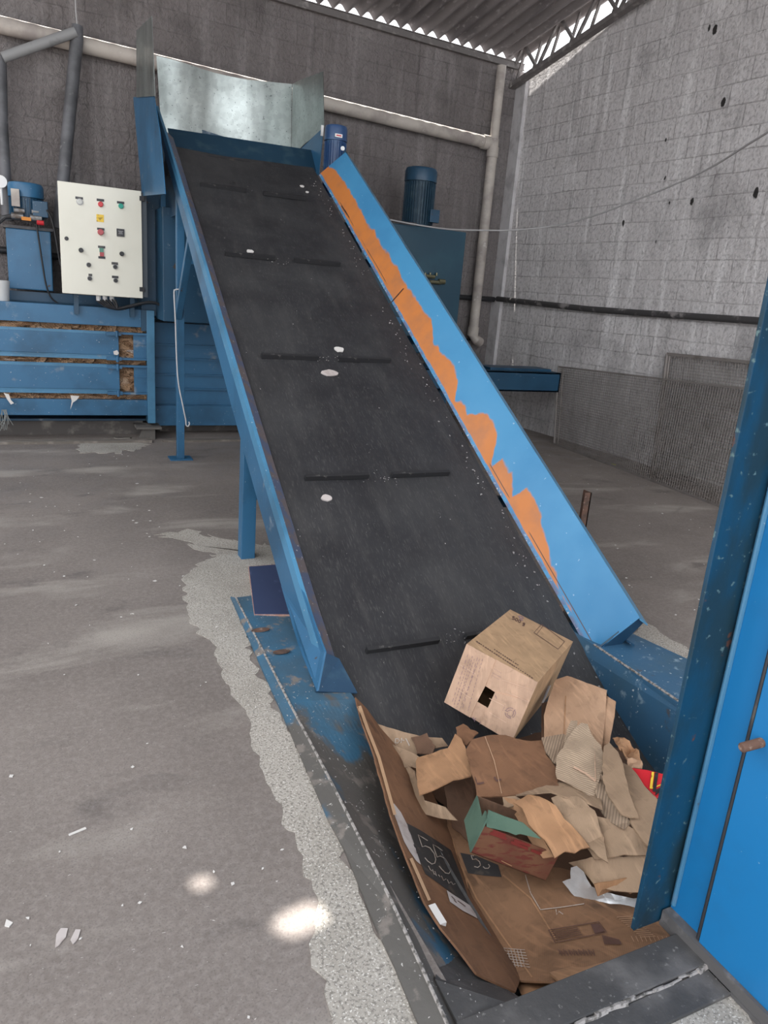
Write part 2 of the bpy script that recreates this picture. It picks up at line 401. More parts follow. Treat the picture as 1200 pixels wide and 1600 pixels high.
# ============================================================ ROOM
AR = math.radians(94); AB = math.radians(5)
RW0 = Vector((6.08, 7.3, 0)); RWd = Vector((math.cos(AR), math.sin(AR), 0)); RWn = Vector((-RWd.y, RWd.x, 0))    # points into the hall (-x)
COR = aP(776, 440, RW0, RWn); COR.z = 0
BWd = Vector((math.cos(AB), math.sin(AB), 0)); BWn = Vector((BWd.y, -BWd.x, 0))                               # towards camera
def onR(x, y, off=0.0): return aP(x, y, RW0 + RWn * off, RWn)
def onB(x, y, off=0.0): return aP(x, y, COR + BWn * off, BWn)

# floor with the pit opening
PX0, PX1, PY0, PY1 = 0.84, 2.44, 0.96, 3.10
mb = MB()
def slab(x0, y0, x1, y1):
    nx = max(1, int((x1 - x0) / 1.5)); ny = max(1, int((y1 - y0) / 1.5))
    mb.box((x0, y0, -0.12), (x1, y1, 0))
X0, X1, Y0, Y1 = -9.0, 8.0, -7.0, 10.5
slab(X0, Y0, X1, PY0); slab(X0, PY1, X1, Y1); slab(X0, PY0, PX0, PY1); slab(PX1, PY0, X1, PY1)
struct('floor', mb, M_FLOOR, origin=(0, 0, 0))

# pale screed beside the pit, worn to a ragged edge
def patch(pts, seed, mat=M_AGG, rag=.02, h=.003, edges=None):
    P = [fl(x, y, 0) for x, y in pts]; poly = dens([Vector((p.x, p.y)) for p in P], .03); q = []
    for p in poly:
        q.append(Vector((p.x + noise.noise(Vector((p.x * 14, p.y * 14, seed))) * rag * 2, p.y + noise.noise(Vector((p.x * 14, p.y * 14, seed + 7))) * rag * 2)))
    m = MB(); m.plate([(p.x, p.y, h) for p in q], h + .004, (0, 0, 1)); return struct('floor', m, mat)
patch([(345, 868), (420, 850), (470, 905), (455, 950), (372, 938), (400, 1045), (470, 1175), (530, 1310), (580, 1420), (660, 1600), (680, 1700), (560, 1700),
       (515, 1580), (485, 1475), (500, 1450), (500, 1400), (465, 1330), (435, 1260), (400, 1180), (383, 1115), (350, 1055), (330, 1010), (300, 975), (290, 945), (283, 905), (310, 880)], 1)
patch([(1002, 972), (1020, 978), (1035, 992), (1072, 1012), (1120, 1060), (1100, 1090), (1062, 1034), (1020, 1010), (985, 1000)], 2, rag=.006)
patch([(240, 835), (300, 830), (345, 842), (400, 850), (430, 870), (340, 872), (300, 850)], 3, rag=.05, h=.002)
patch([(740, 1612), (1085, 1560), (1150, 1548), (1215, 1680), (760, 1720)], 4, rag=.004)
patch([(120, 690), (200, 683), (235, 695), (190, 708), (125, 706)], 5, rag=.05, h=.004)

# ceiling / walls -----------------------------------------------------------
ZE = onB(800, 95).z                                  # eave line at the corner
EAVE = 4.62
SL = 0.215
def zroof(p): return EAVE + 0.05 + SL * max(0.0, (p - COR).dot(BWn) + 0.0)
# back wall: stops just below the eave beam
L0 = COR + BWd * -13.0
mb = MB()
a = L0; b = COR + BWd * 0.2
mb.hexa([a, b, b - BWn * .2, a - BWn * .2] + [p + Vector((0, 0, EAVE - .11)) for p in (a, b, b - BWn * .2, a - BWn * .2)])
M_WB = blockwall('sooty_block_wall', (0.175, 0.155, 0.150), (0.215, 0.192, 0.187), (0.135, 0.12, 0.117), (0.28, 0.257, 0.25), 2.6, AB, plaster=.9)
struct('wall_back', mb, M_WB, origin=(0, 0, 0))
hs = []
for (x, y, r) in [(1108, 44, .018), (1117, 46, .03), (1130, 160, .03), (1040, 219, .012), (1039, 279, .012), (974, 349, .022), (1081, 315, .024), (1046, 317, .014), (1181, 302, .034), (1025, 377, .01)]:
    hs.append((tuple(onR(x, y)), r * .8))
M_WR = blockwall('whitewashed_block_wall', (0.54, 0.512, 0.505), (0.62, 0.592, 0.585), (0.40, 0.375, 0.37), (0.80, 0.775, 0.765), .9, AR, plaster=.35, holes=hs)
# right wall: top follows the bottom chord of the truss, then steps up to the roof
cor_z = onR(795, 150).z
T1 = onR(975, 28); 
mb = MB()
prof = [(COR, onR(797, 138).z), (T1, onR(975, 14).z), (T1 - RWd * .03, T1.z + .50), (RW0 - RWd * 14, T1.z + .55 + 2.1)]
pts = [Vector((p.x, p.y, 0)) for p, z in prof]
pa = COR + RWd * .2; 
outl = [Vector((COR.x, COR.y, 0)) + RWd * .2] + [Vector((p.x, p.y, z)) for p, z in [(COR + RWd * .2, prof[0][1])] + prof[1:]] + [Vector((prof[-1][0].x, prof[-1][0].y, 0))]
mb.plate(outl, .2, RWn)
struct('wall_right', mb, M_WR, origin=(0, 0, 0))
# concrete post in the corner, coloured near white for the light it catches
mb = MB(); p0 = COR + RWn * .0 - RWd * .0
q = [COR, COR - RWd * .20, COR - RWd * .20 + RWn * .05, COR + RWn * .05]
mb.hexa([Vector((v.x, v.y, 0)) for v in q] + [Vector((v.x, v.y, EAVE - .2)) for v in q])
struct('trim_1', mb, lay('lit_pale_post', (0.55, 0.53, 0.53), [((0.38, 0.36, 0.36), 5, .45, .7)], .9, bump=(20, .7, .02)), origin=(COR.x, COR.y, 0))

# corrugated fibre cement roof, waves run up the slope parallel to the right wall
mb = MB(); pitch = .177; amp = .032
SP = []
for (x, y, r) in [(475, 1436, .062), (318, 1379, .026)]:
    g = fl(x, y, 0); SP.append((g, r))
W0 = COR - BWd * 8.3 ; nper = 12  # roof cut short on the unseen left to let more daylight in
us = [i * pitch / nper for i in range(int(8.27 / pitch * nper))]
vsl = [.0, .3, 1.5, 3, 4.5, 6, 7.5, 9, 10.5]
# sun holes: solve where the two beams leave the roof
holes = []
for g, r in SP:
    t = 0.0
    for _ in range(40):
        p = g - SUN_DIR * t; t += (zroof(p) - p.z) / 1.2
    holes.append((g - SUN_DIR * t, r))
hv = sorted((h - COR).dot(BWn) for h, _ in holes)
vsl = sorted(set([v for v in vsl if all(abs(v - q) > .5 for q in hv)] + [q + d for q in hv for d in (-.4, -.2, -.1, -.08, -.06, -.04, -.02, 0, .02, .04, .06, .08, .1, .2, .4)]))
for v in vsl:
    for u_ in us:
        p = W0 + BWd * u_ + BWn * v
        z = EAVE + .012 + SL * v + amp * math.cos(2 * math.pi * u_ / pitch)
        mb.v.append(Vector((p.x, p.y, z)))
nu = len(us)
for j in range(len(vsl) - 1):
    for i in range(nu - 1):
        a = j * nu + i
        cc = (mb.v[a] + mb.v[a + nu + 1]) / 2
        mb.f.append([a, a + 1, a + nu + 1, a + nu])
# pierce the two broken spots
keep = []
for f in mb.f:
    c = sum((mb.v[i] for i in f), Vector()) / len(f); ok = True
    for h, r in holes:
        dx = (c - h).dot(BWd); dy = (c - h).dot(BWn)
        if (dx / (r * 1.1)) ** 2 + (dy / (r * .78)) ** 2 < 1: ok = False
    if ok: keep.append(f)
mb.f = keep
n = len(mb.v); mb.v += [v + Vector((0, 0, .007)) for v in mb.v]; mb.f += [[i + n for i in reversed(f)] for f in keep]
ro = struct('ceiling', mb, M_ROOF, origin=(0, 0, 0))
for p in ro.data.polygons: p.use_smooth = True
# eave beam along the back wall
mb = MB(); a = COR - BWd * 11 + BWn * .05; b = COR + BWd * .0 + BWn * .05
for o_, hh, ww in ((-.025, .07, .02), (0.01, .010, .05), (-.06, .012, .05)):
    mb.bar(Vector((a.x, a.y, EAVE - .055 + o_)), Vector((b.x, b.y, EAVE - .055 + o_)), ww, hh)
struct('trim_2', mb, M_TRUSS)
# lattice truss along the right wall
mb = MB()
tb0 = onR(789, 143, .12); tb1 = onR(1003, -4, .12); tb2 = tb0 + (tb1 - tb0) * 2.6
up = Vector((0, 0, 1)); Ht = .40
for k in (0, 1):
    o_ = up * (Ht * k)
    mb.bar(tb0 + o_, tb2 + o_, .09, .055)
N = 18
for i in range(N):
    a = tb0.lerp(tb2, i / N); b = tb0.lerp(tb2, (i + 1) / N)
    if i % 2 == 0: mb.bar(a + RWn * .02, b + up * Ht + RWn * .02, .03, .035)
    else: mb.bar(a + up * Ht + RWn * .02, b + RWn * .02, .03, .035)
    mb.bar(a.lerp(b, .5) - RWn * .03, a.lerp(b, .5) + up * Ht - RWn * .03 + (b - a) * .5, .025, .03, (1, 0, 0))
struct('trim_3', mb, M_TRUSS)
# far left wall
mb = MB(); mb.box((-9.2, -2, 0), (-9.0, 9, 5)); struct('wall_left', mb, M_WB, origin=(0, 0, 0))

# ============================================================ CONVEYOR
TB = math.tan(math.radians(31.2)); YB0 = 2.593
def zb(y): return TB * (y - YB0)
BN = Vector((0, -math.sin(math.radians(31.2)), math.cos(math.radians(31.2))))
BD = Vector((0, math.cos(math.radians(31.2)), math.sin(math.radians(31.2))))
def belt(x, y): return aP(x, y, (0, YB0, 0), BN)
conv = thing('conveyor', (1.75, 4.2, 0), 'long inclined conveyor with black rubber belt and blue steel sides rising over the baler', 'conveyor')
BX0, BX1 = 1.12, 2.42
mb = MB(); path = []
YT = 6.98
path.append((YT + .13, zb(YT) - .13)); path.append((YT + .10, zb(YT) - .02)); path.append((YT, zb(YT)))
for i in range(14): y = YT - (YT - 2.25) * (i + 1) / 14; path.append((y, zb(y)))
path += [(2.05, -.315), (1.9, -.365), (1.75, -.39), (1.5, -.40), (1.10, -.40)]
NX = 16
for (y, z) in path:
    for i in range(NX + 1):
        t = i / NX; x = BX0 + (BX1 - BX0) * t
        dip = -.010 * math.sin(math.pi * t) + .012 * noise.noise(Vector((x * 2.2, y * 1.3, 3)))
        mb.v.append(Vector((x, y, z + dip)))
for j in range(len(path) - 1):
    for i in range(NX):
        a = j * (NX + 1) + i; mb.f.append([a, a + 1, a + NX + 2, a + NX + 1])
n = len(mb.v); mb.v += [v - Vector((0, 0, .012)) for v in mb.v]; mb.f += [[i + n for i in reversed(f)] for f in mb.f]
bo = link('belt', mb, M_BELT, conv, smooth=True)
# cleats: five rows of two short bars
def cleat(x0, x1, p):
    m = MB(); a = Vector((x0, p.y, zb(p.y))) + BN * .012; b = Vector((x1, p.y, zb(p.y))) + BN * .012
    m.bar(a, b, .020, .032, BN); return m
first = None
for (xa, ya) in [(630, 1010), (530, 747), (455, 560), (394, 402), (348, 295)]:
    p = belt(xa, ya)
    for (x0, x1) in ((1.285, 1.655), (1.80, 2.17)):
        if first is None:
            first = link('cleat', cleat(x0, x1, p), M_CLEAT, bo); fp = (x0, p.copy())
        else:
            c = first.copy(); C.objects.link(c); c.parent = bo
            c.location = Vector((x0 - fp[0], p.y - fp[1].y, zb(p.y) - zb(fp[1].y)))
# white blobs dropped on the belt
for (x, y, r) in [(391, 393, .03), (530, 546, .034), (516, 583, .04), (510, 778, .03), (472, 291, .02), (480, 300, .014)]:
    p = belt(x, y); m = MB(); n = 12
    ex = 1.6 if y == 583 else 1
    pts = [p + (Vector((1, 0, 0)) * math.cos(t * 2 * math.pi / n) * ex + BD * math.sin(t * 2 * math.pi / n) * .8) * r * R_.uniform(.8, 1.1) + BN * .004 for t in range(n)]
    m.plate(pts, .008, BN); o = link('paint_blob', m, M_LBL if y in (583, 778) else M_TAPE, bo, 'pale spot stuck on the belt')
# left side frame: web, outer bevel, lip
def xs(y): return .060 * max(0, min(1, (y - 2.9) / 4.1))
def wb(y): return -.19 + .08 * max(0, min(1, (y - 4.2) / 2.6))
def sec(y, x, h): return Vector((x + xs(y), y, zb(y))) + BN * h
def extr(name, prof_fn, y0, y1, mat, n=1, lab=None):
    """prof_fn(y)->closed list of points, swept from y0 to y1"""
    m = MB(); secs = [prof_fn(y0 + (y1 - y0) * i / n) for i in range(n + 1)]; k = len(secs[0])
    for s in secs: m.v += s
    for j in range(n):
        for i in range(k): m.f.append([j * k + i, j * k + (i + 1) % k, (j + 1) * k + (i + 1) % k, (j + 1) * k + i])
    m.f.append(list(range(k))); m.f.append([n * k + i for i in range(k)][::-1])
    return link(name, m, mat, conv, lab)
extr('side_frame', lambda y: [sec(y, 1.06, wb(y)), sec(y, 1.075, wb(y)), sec(y, 1.075, .035), sec(y, 1.06, .035)], 2.93, 7.55, M_BLUE, n=12)
extr('frame_rail', lambda y: [sec(y, 1.045, .010), sec(y, 1.058, -.004), sec(y, 1.074, .012), sec(y, 1.074, .055), sec(y, 1.055, .052)], 2.56, 7.55, M_BLUE_L, n=12, lab='brighter blue folded top rail')
extr('belt_guide', lambda y: [sec(y, 1.074, .055), sec(y, 1.13, .012), sec(y, 1.13, .004), sec(y, 1.074, .045)], 2.56, 7.1, n=12, mat=lay('scraped_blue_steel', (0.07, 0.09, 0.15), [((0.12, 0.10, 0.10), 12, .45, .6), ((0.5, 0.5, 0.5), 50, .66, .7)], .5), lab='scraped dark steel strip at the belt edge')
extr('bottom_flange', lambda y: [sec(y, 1.06, wb(y) - .01), sec(y, 1.13, wb(y) - .01), sec(y, 1.13, wb(y)), sec(y, 1.06, wb(y))], 2.95, 7.0, M_BLUE, n=12)
# foot of the left frame on the pit plate
A = Vector((0.985, 2.50, .02)); Bq = Vector((1.17, 2.50, -.02)); E1 = aY(507, 1019, 2.62); E2 = aY(530, 1029, 2.62)
mb = MB(); mb.plate([A, Bq, E2, E1], .012); link('end_plate', mb, M_NAVY, conv, 'dark blue end plate of the left side')
mb = MB(); mb.plate([A, E1, sec(3.15, 1.055, .03), sec(3.15, 1.055, -.19), Vector((1.04, 2.9, .02))], .01, (-1, -.2, .1)); link('side_frame', mb, M_BLUE, conv)
# right skirt
YS1, YS0 = 6.60, 2.42
def skirt_in(y): return Vector((2.435, y, zb(y))) + BN * .012
def skirt_top(y): return Vector((2.60, y, zb(y) + .315))
mb = MB(); NS = 60
secs = []
ends_lo = [Vector((2.455, 2.47, .022)), Vector((2.60, 2.40, .197))]
for i in range(NS + 1):
    y = YS0 + (YS1 - YS0) * i / NS
    a = skirt_in(y); b = skirt_top(y)
    if i == 0: a, b = ends_lo
    if i == NS: a = Vector((2.435, 6.86, zb(6.86))) ; b = Vector((2.60, 6.65, zb(6.65) + .315))
    secs.append((a, b))
NV = 6; mb.uv = []
for a, b in secs:
    for j in range(NV + 1):
        t = j / NV; p = a.lerp(b, t); p = p + Vector((0, 0, .006 * noise.noise(Vector((p.x * 3, p.y * 2, 0))))); mb.v.append(p); mb.uv.append(((p.y - 2.4) / 4.5, t))
for i in range(NS):
    for j in range(NV): a = i * (NV + 1) + j; mb.f.append([a, a + 1, a + NV + 2, a + NV + 1])
def skirt_mat():
    k = NB('bright_blue_with_orange_primer')
    u = k.n('SeparateXYZ'); k.t.links.new(k.tc.outputs['UV'], u.inputs[0]); U = u.outputs[0]; V = u.outputs[1]
    ramp = k.n('ValToRGB'); ramp.color_ramp.interpolation = 'LINEAR'
    stops = []
    for py, fr in [(274, .30), (320, .44), (380, .40), (440, .44), (500, .44), (545, .48), (566, .30), (600, .42), (628, .36), (640, .10), (658, .24), (668, .16), (690, .50), (724, .46), (742, .10), (752, .30), (775, .34), (795, .14), (808, .40), (850, .38), (880, .24), (900, .16), (930, .06), (1005, .03)]:
        xe = 500 + (905 - 500) * (py - 275) / (1010 - 275); yw = belt(xe, py).y; stops.append((max(0, min(1, (yw - 2.4) / 4.5)), fr * 1.18 + .02))
    stops.sort(); cr = ramp.color_ramp
    while len(cr.elements) > 1: cr.elements.remove(cr.elements[0])
    cr.elements[0].position = stops[0][0]; cr.elements[0].color = (stops[0][1],) * 3 + (1,)
    for p_, f_ in stops[1:]:
        e = cr.elements.new(p_); e.color = (f_,) * 3 + (1,)
    k.set(ramp, 0, U)
    cb = k.n('CombineXYZ'); k.set(cb, 0, k.math('MULTIPLY', U, 30.0)); k.set(cb, 1, k.math('MULTIPLY', V, 2.0))
    nz = k.n('TexNoise'); k.set(nz, 'Vector', cb.outputs[0]); k.set(nz, 'Scale', 1.6); k.set(nz, 'Detail', 5.0)
    edge = k.math('ADD', ramp.outputs[0], k.math('MULTIPLY', k.math('SUBTRACT', nz.outputs[0], .5), .28))
    dlt = k.math('SUBTRACT', edge, V)
    msk = k.rng(dlt, -.03, .03)
    low = k.rng(k.math('ADD', V, k.math('MULTIPLY', k.math('SUBTRACT', nz.outputs[0], .5), .06)), .06, .085)
    msk = k.math('MULTIPLY', msk, low)
    c = k.mix(k.rng(k.noise(1.5, 5), .35, .7), (0.062, 0.285, 0.52), (0.045, 0.23, 0.45))
    c = k.mix(k.rng(k.noise(30, 4), .70, .73), c, (0.35, 0.5, 0.65))
    c = k.mix(msk, c, k.mix(k.rng(k.noise(5, 5), .4, .7), (0.60, 0.20, 0.045), (0.46, 0.17, 0.06)))
    # scraped foot of the sheet and open seam
    c = k.mix(k.math('MULTIPLY', k.rng(V, .09, .02), k.rng(k.noise(16, 6), .40, .6)), c, (0.12, 0.14, 0.24))
    c = k.mix(k.math('MULTIPLY', k.rng(V, .08, .0), k.rng(k.noise(60, 4), .6, .65)), c, (0.6, 0.58, 0.56))
    sv = k.math('ABSOLUTE', k.math('SUBTRACT', V, .13)); seam = k.math('MULTIPLY', k.rng(sv, .012, .004), k.rng(k.noise(1.9, 2), .50, .54))
    c = k.mix(seam, c, (0.09, 0.05, 0.035))
    k.bump(k.noise(2.5, 3), .25, .03)
    return k.out(c, k.rng(k.noise(3, 3), .3, .7, .38, .5))
M_SKIRT = skirt_mat()
sk = link('side_skirt', mb, M_SKIRT, conv, 'bright blue flared side sheet with a ragged band of orange primer', smooth=True)
# top lip, outer face, end cap
def lip(y): return [Vector((2.60, y, zb(y) + .315)), Vector((2.66, y, zb(y) + .270)), Vector((2.66, y, zb(y) + .262)), Vector((2.60, y, zb(y) + .30))]
m = extr('skirt_lip', lip, 2.40, 6.65, M_BLUE_L)
extr('outer_frame', lambda y: [Vector((2.64, y, zb(y) + .27)), Vector((2.655, y, zb(y) + .27)), Vector((2.60, y, zb(y) - .16)), Vector((2.585, y, zb(y) - .16))], 2.66, 6.8, M_BLUE_D)
mb = MB(); mb.plate([(2.455, 2.475, .02), (2.595, 2.475, .02), (2.655, 2.42, .155), (2.60, 2.405, .195)], .01); link('end_plate', mb, M_NAVY, conv, 'dark blue end plate of the right side')
# weld scar on skirt
def onsk(x, y): 
    a = secs[10][0]; b = secs[10][1]; c = secs[50][0]; n_ = (b - a).cross(c - a).normalized(); return aP(x, y, a, n_) + (n_ if n_.z > 0 else -n_) * .004
M_SCAR = lay('dark_weld', (0.05, 0.025, 0.02), [], .7)
mb = MB()
for seg in [((598, 462), (620, 500)), ((608, 477), (631, 451))]: mb.tube([onsk(*seg[0]), onsk(*seg[1])], .004, 6)
link('weld_scar', mb, M_SCAR, sk)
for seg in [((663, 585), (690, 625)), ((712, 668), (748, 728)), ((803, 826), (826, 866)), ((534, 322), (546, 340))]: mb = MB(); mb.tube([onsk(*seg[0]), onsk(*((seg[0][0] + seg[1][0]) / 2, (seg[0][1] + seg[1][1]) / 2)), onsk(*seg[1])], [.003, .006, .002], 6); link('weld_scar', mb, M_SCAR, sk)
for (x, y, r) in [(771, 771, .012), (785, 794, .008), (852, 916, .011), (878, 950, .009)]:
    p = onsk(x, y); m = MB(); nn = Vector((-.8, -.3, .5)).normalized(); uu = Vector((0, 1, .75)).normalized(); ww = nn.cross(uu)
    m.plate([p + uu * math.cos(t * math.pi / 5) * r * 2.2 + ww * math.sin(t * math.pi / 5) * r * .8 for t in range(10)], .003); link('rust_spot', m, M_RUST, sk)
# transverse plate behind the belt top
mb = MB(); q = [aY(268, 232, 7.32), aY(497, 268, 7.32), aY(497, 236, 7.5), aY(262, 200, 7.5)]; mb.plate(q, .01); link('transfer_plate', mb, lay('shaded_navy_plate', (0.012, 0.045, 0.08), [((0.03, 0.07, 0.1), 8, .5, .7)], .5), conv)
# head drum
mb = MB(); mb.tube([(1.12, YT + .02, zb(YT) - .13), (2.42, YT + .02, zb(YT) - .13)], .115, 20); link('head_drum', mb, M_STEELD, conv)
# legs and braces
mb = MB(); mb.box((1.20, 6.95, 2.12), (1.215, 7.9, 2.62)); link('head_shade', mb, M_NAVY, conv, 'added dark navy panel standing in for the shade under the head')  # dark panel added where the hopper interior is only in shade
def boxbar(name, a, b, w, mat, lab=None): m = MB(); m.bar(a, b, w, w, (0, 1, 0) if abs(Vector(b).z - Vector(a).z) > .3 and abs(Vector(b).y - Vector(a).y) < .1 else (0, 0, 1)); return link(name, m, mat, conv, lab, bevel=.004)
for x in (1.19, 2.50):
    lg = boxbar('leg', (x, 6.78, .0), (x, 6.78, zb(6.78) - .21), .065, M_BLUE)
    m = MB(); m.box((x - .10, 6.70, 0), (x + .10, 6.86, .012)); link('foot_plate', m, M_BLUE, lg)
    boxbar('brace', (x - .02, 6.76, 1.27), (x - .02, 6.12, zb(6.12) - .17), .055, M_BLUE)
    lg = boxbar('leg', (x - .07 if x < 2 else x, 4.14, .0), (x - .07 if x < 2 else x, 4.14, zb(4.14) - .17), .085, M_BLUE)
boxbar('cross_member', (1.15, 4.16, .40), (2.46, 4.16, .40), .07, M_BLUE)
boxbar('cross_member', (1.19, 6.78, 1.75), (2.50, 6.78, 1.75), .06, M_BLUE)
for y in (5.0, 5.9, 3.6): mb = MB(); mb.box((1.12, y - .03, zb(y) - .20), (2.58, y + .03, zb(y) - .14)); link('cross_member', mb, M_BLUE_D, conv)
# return belt below
mb = MB(); mb.hexa([(1.16, 2.9, zb(2.9) - .17), (2.40, 2.9, zb(2.9) - .17), (2.40, 6.9, zb(6.9) - .17), (1.16, 6.9, zb(6.9) - .17)] + [(1.16, 2.9, zb(2.9) - .16), (2.40, 2.9, zb(2.9) - .16), (2.40, 6.9, zb(6.9) - .16), (1.16, 6.9, zb(6.9) - .16)])
link('return_belt', mb, M_BELT, conv)
# drive motor at the head
def motor(parent, cx, cy, z0, r, h, mbody, mcap, cap_h=.10, sticker=None, fins=26, base=True):
    m = MB(); m.tube([(cx, cy, z0), (cx, cy, z0 + h - cap_h)], r * .86, 24); 
    for i in range(fins):
        t = 2 * math.pi * i / fins; d = Vector((math.cos(t), math.sin(t), 0))
        m.bar(Vector((cx, cy, z0 + .02)) + d * r * .90, Vector((cx, cy, z0 + h - cap_h - .01)) + d * r * .90, r * .16, r * .05, d.cross(Vector((0, 0, 1))))
    o1 = link('motor_body', m, mbody, parent)
    m = MB(); zt = z0 + h
    m.tube([(cx, cy, zt - cap_h), (cx, cy, zt - cap_h * .25), (cx, cy, zt - cap_h * .06), (cx, cy, zt)], [r, r, r * .93, r * .75], 28)
    o2 = link('fan_cover', m, mcap, parent, smooth=True)
    return o1, o2
mo = bpy.data.objects.new('drive_motor', None)
pm = aY(522, 215, 7.0)
hm = aY(522, 196, 7.0).z; lm = aY(520, 262, 7.0).z - .25
M_MOT = lay('navy_motor_paint', (0.020, 0.060, 0.16), [((0.04, 0.10, 0.2), 8, .5, .7)], .4)
b1, b2 = motor(conv, aY(524, 230, 7.0).x, 7.0, lm, .105, hm - lm, M_MOT, M_MOT, .13)
b1['label'] = 'finned navy drive motor'
c0 = aY(529, 212, 6.895); m = MB(); m.box((c0.x - .035, 6.888, c0.z - .014), (c0.x + .035, 6.897, c0.z + .014)); st = link('sticker', m, M_WHITE, b2, 'white sticker with a small red bar')
m = MB(); m.box((c0.x - .024, 6.885, c0.z - .005), (c0.x + .024, 6.888, c0.z + .005)); link('sticker_print', m, M_RED, conv)
p = aY(535, 232, 6.63); m = MB(); m.tube([p, p + Vector((.0, -.012, 0))], .018, 12); link('lifting_spot', m, M_WHITE, conv, 'small white cap on the skirt tip')

# ============================================================ PIT FRAME
pit = thing('pit_frame', (1.0, 2.0, 0), 'scuffed blue steel frame lining the floor pit at the conveyor foot', 'steel frame')
ZC = .028
mb = MB()   # outer edge strip, left
OUT = [fl(x, y, .012) for x, y in [(360, 932), (409, 1043), (440, 1111), (460, 1158), (512, 1278), (540, 1330), (587, 1447), (617, 1510), (647, 1583), (690, 1680)]]
CRE = [fl(x, y, ZC) for x, y in [(369, 934), (449, 1092), (471, 1134), (512, 1210), (547, 1280), (587, 1365), (630, 1440), (663, 1510), (693, 1593), (716, 1640)]]
for i in range(len(OUT) - 1): mb.plate([OUT[i], OUT[i + 1], CRE[i + 1], CRE[i]], .012, (0, 0, 1))
mb_e = mb; mb; link('edge_strip', mb, M_PIT, pit)
mb = MB()   # inner plate that slopes to the belt edge
lo = [(1.13, 3.40, .03), (1.13, 2.7, .012), (1.14, 2.45, -.02), (1.14, 2.1, -.16), (1.14, 1.8, -.24), (1.14, 1.4, -.27), (1.14, .96, -.27)]
def crx(y):
    for a, b in zip(CRE[:-1], CRE[1:]):
        if b.y <= y <= a.y: return a.x + (b.x - a.x) * (y - a.y) / (b.y - a.y)
    return CRE[0].x if y > CRE[0].y else CRE[-1].x
hi = [(crx(y), y, ZC) for y in (3.50, 2.7, 2.45, 2.1, 1.8, 1.4, .96)]
lo = [(a_[0], b_[1], a_[2]) for a_, b_ in zip(lo, hi)]
for i in range(len(lo) - 1):
    for j in range(4):
        P4 = [Vector(hi[i]).lerp(Vector(lo[i]), j / 4), Vector(hi[i]).lerp(Vector(lo[i]), (j + 1) / 4), Vector(hi[i + 1]).lerp(Vector(lo[i + 1]), (j + 1) / 4), Vector(hi[i + 1]).lerp(Vector(lo[i + 1]), j / 4)]
        mb.add(P4, [(0, 1, 2, 3)])
mb.plate([(.90, 3.5, ZC), (1.30, 3.45, ZC), (1.25, 2.9, .0), (.9, 2.9, .0)], .01, (0, 0, 1))
ip = link('side_plate', mb, M_PIT, pit)
bm = bmesh.new(); bm.from_mesh(ip.data); bmesh.ops.remove_doubles(bm, verts=bm.verts, dist=.0005); bmesh.ops.subdivide_edges(bm, edges=bm.edges, cuts=3, use_grid_fill=True)
for v in bm.verts: v.co.z += .006 * noise.noise(v.co * 6)
bmesh.ops.recalc_face_normals(bm, faces=bm.faces); bm.to_mesh(ip.data); bm.free()
mb = MB(); pts = hi
for i in range(len(hi) - 1): mb.tube([hi[i], hi[i + 1]], .005, 6)
link('weld_bead', mb, M_CHALK, pit, 'pale worn ridge along the frame')
mb = MB(); mb.plate([(1.145, 2.3, -.1), (1.145, 2.3, -.5), (1.145, .96, -.5), (1.145, .96, -.27)], .01, (-1, 0, 0)); mb.box((.80, .95, -.5), (2.5, .962, -.002)); mb.box((.80, .96, -.52), (2.5, 3.2, -.50)); link('pit_lining', mb, M_RUBD, pit)
mb = MB(); mb.plate([fl(688, 1470, -.13), fl(760, 1530, -.14), fl(835, 1570, -.12), (1.02, 1.0, -.01), (.80, 1.0, .018), fl(680, 1530, .018)], .01, (0, 0, 1)); link('corner_plate', mb, M_RUBD, pit, 'dusty dark corner plate')
# right flange with folded side
mb = MB()
mb.plate([(2.40, .96, .024), (2.80, .96, .012), (2.82, 2.25, .012), (2.76, 2.52, .012), (2.70, 2.75, .02), (2.44, 2.75, .024)], .02, (0, 0, 1)); link('edge_strip', mb, M_PITR, pit)
mb = MB()
mb.plate([(2.44, .96, .026), (2.44, 2.72, .026), (2.42, 2.72, -.05), (2.42, 2.2, -.34), (2.42, .96, -.42)], .008, (1, 0, 0)); link('side_plate', mb, M_PITR, pit)
mb = MB(); mb.tube([(2.435, .96, .026), (2.435, 2.5, .026)], .006, 6); link('weld_bead', mb, M_CHALK, pit)
mb = MB(); mb.plate([(2.60, 2.40, .04), (2.62, 2.52, .03), (2.70, 2.50, .03)], .01); link('gusset', mb, M_PITR, pit)
# front sill
mb = MB(); mb.box((.80, .945, -.02), (1.52, 1.045, .018)); link('front_sill', mb, M_RUBD, pit, bevel=.003)
mb = MB(); mb.box((.72, .862, -.02), (1.50, .935, .012)); link('front_sill', mb, M_RUBD, pit, bevel=.003)
mb = MB()
for i in range(24):
    x = .76 + i * .030; mb.tube([(x, .94 + R_.uniform(-.004, .004), .012), (x + .034, .94 + R_.uniform(-.004, .004), .012)], R_.uniform(.003, .008), 5)
link('grit_seam', mb, M_CHALK, pit, 'pale grit packed in the seam')

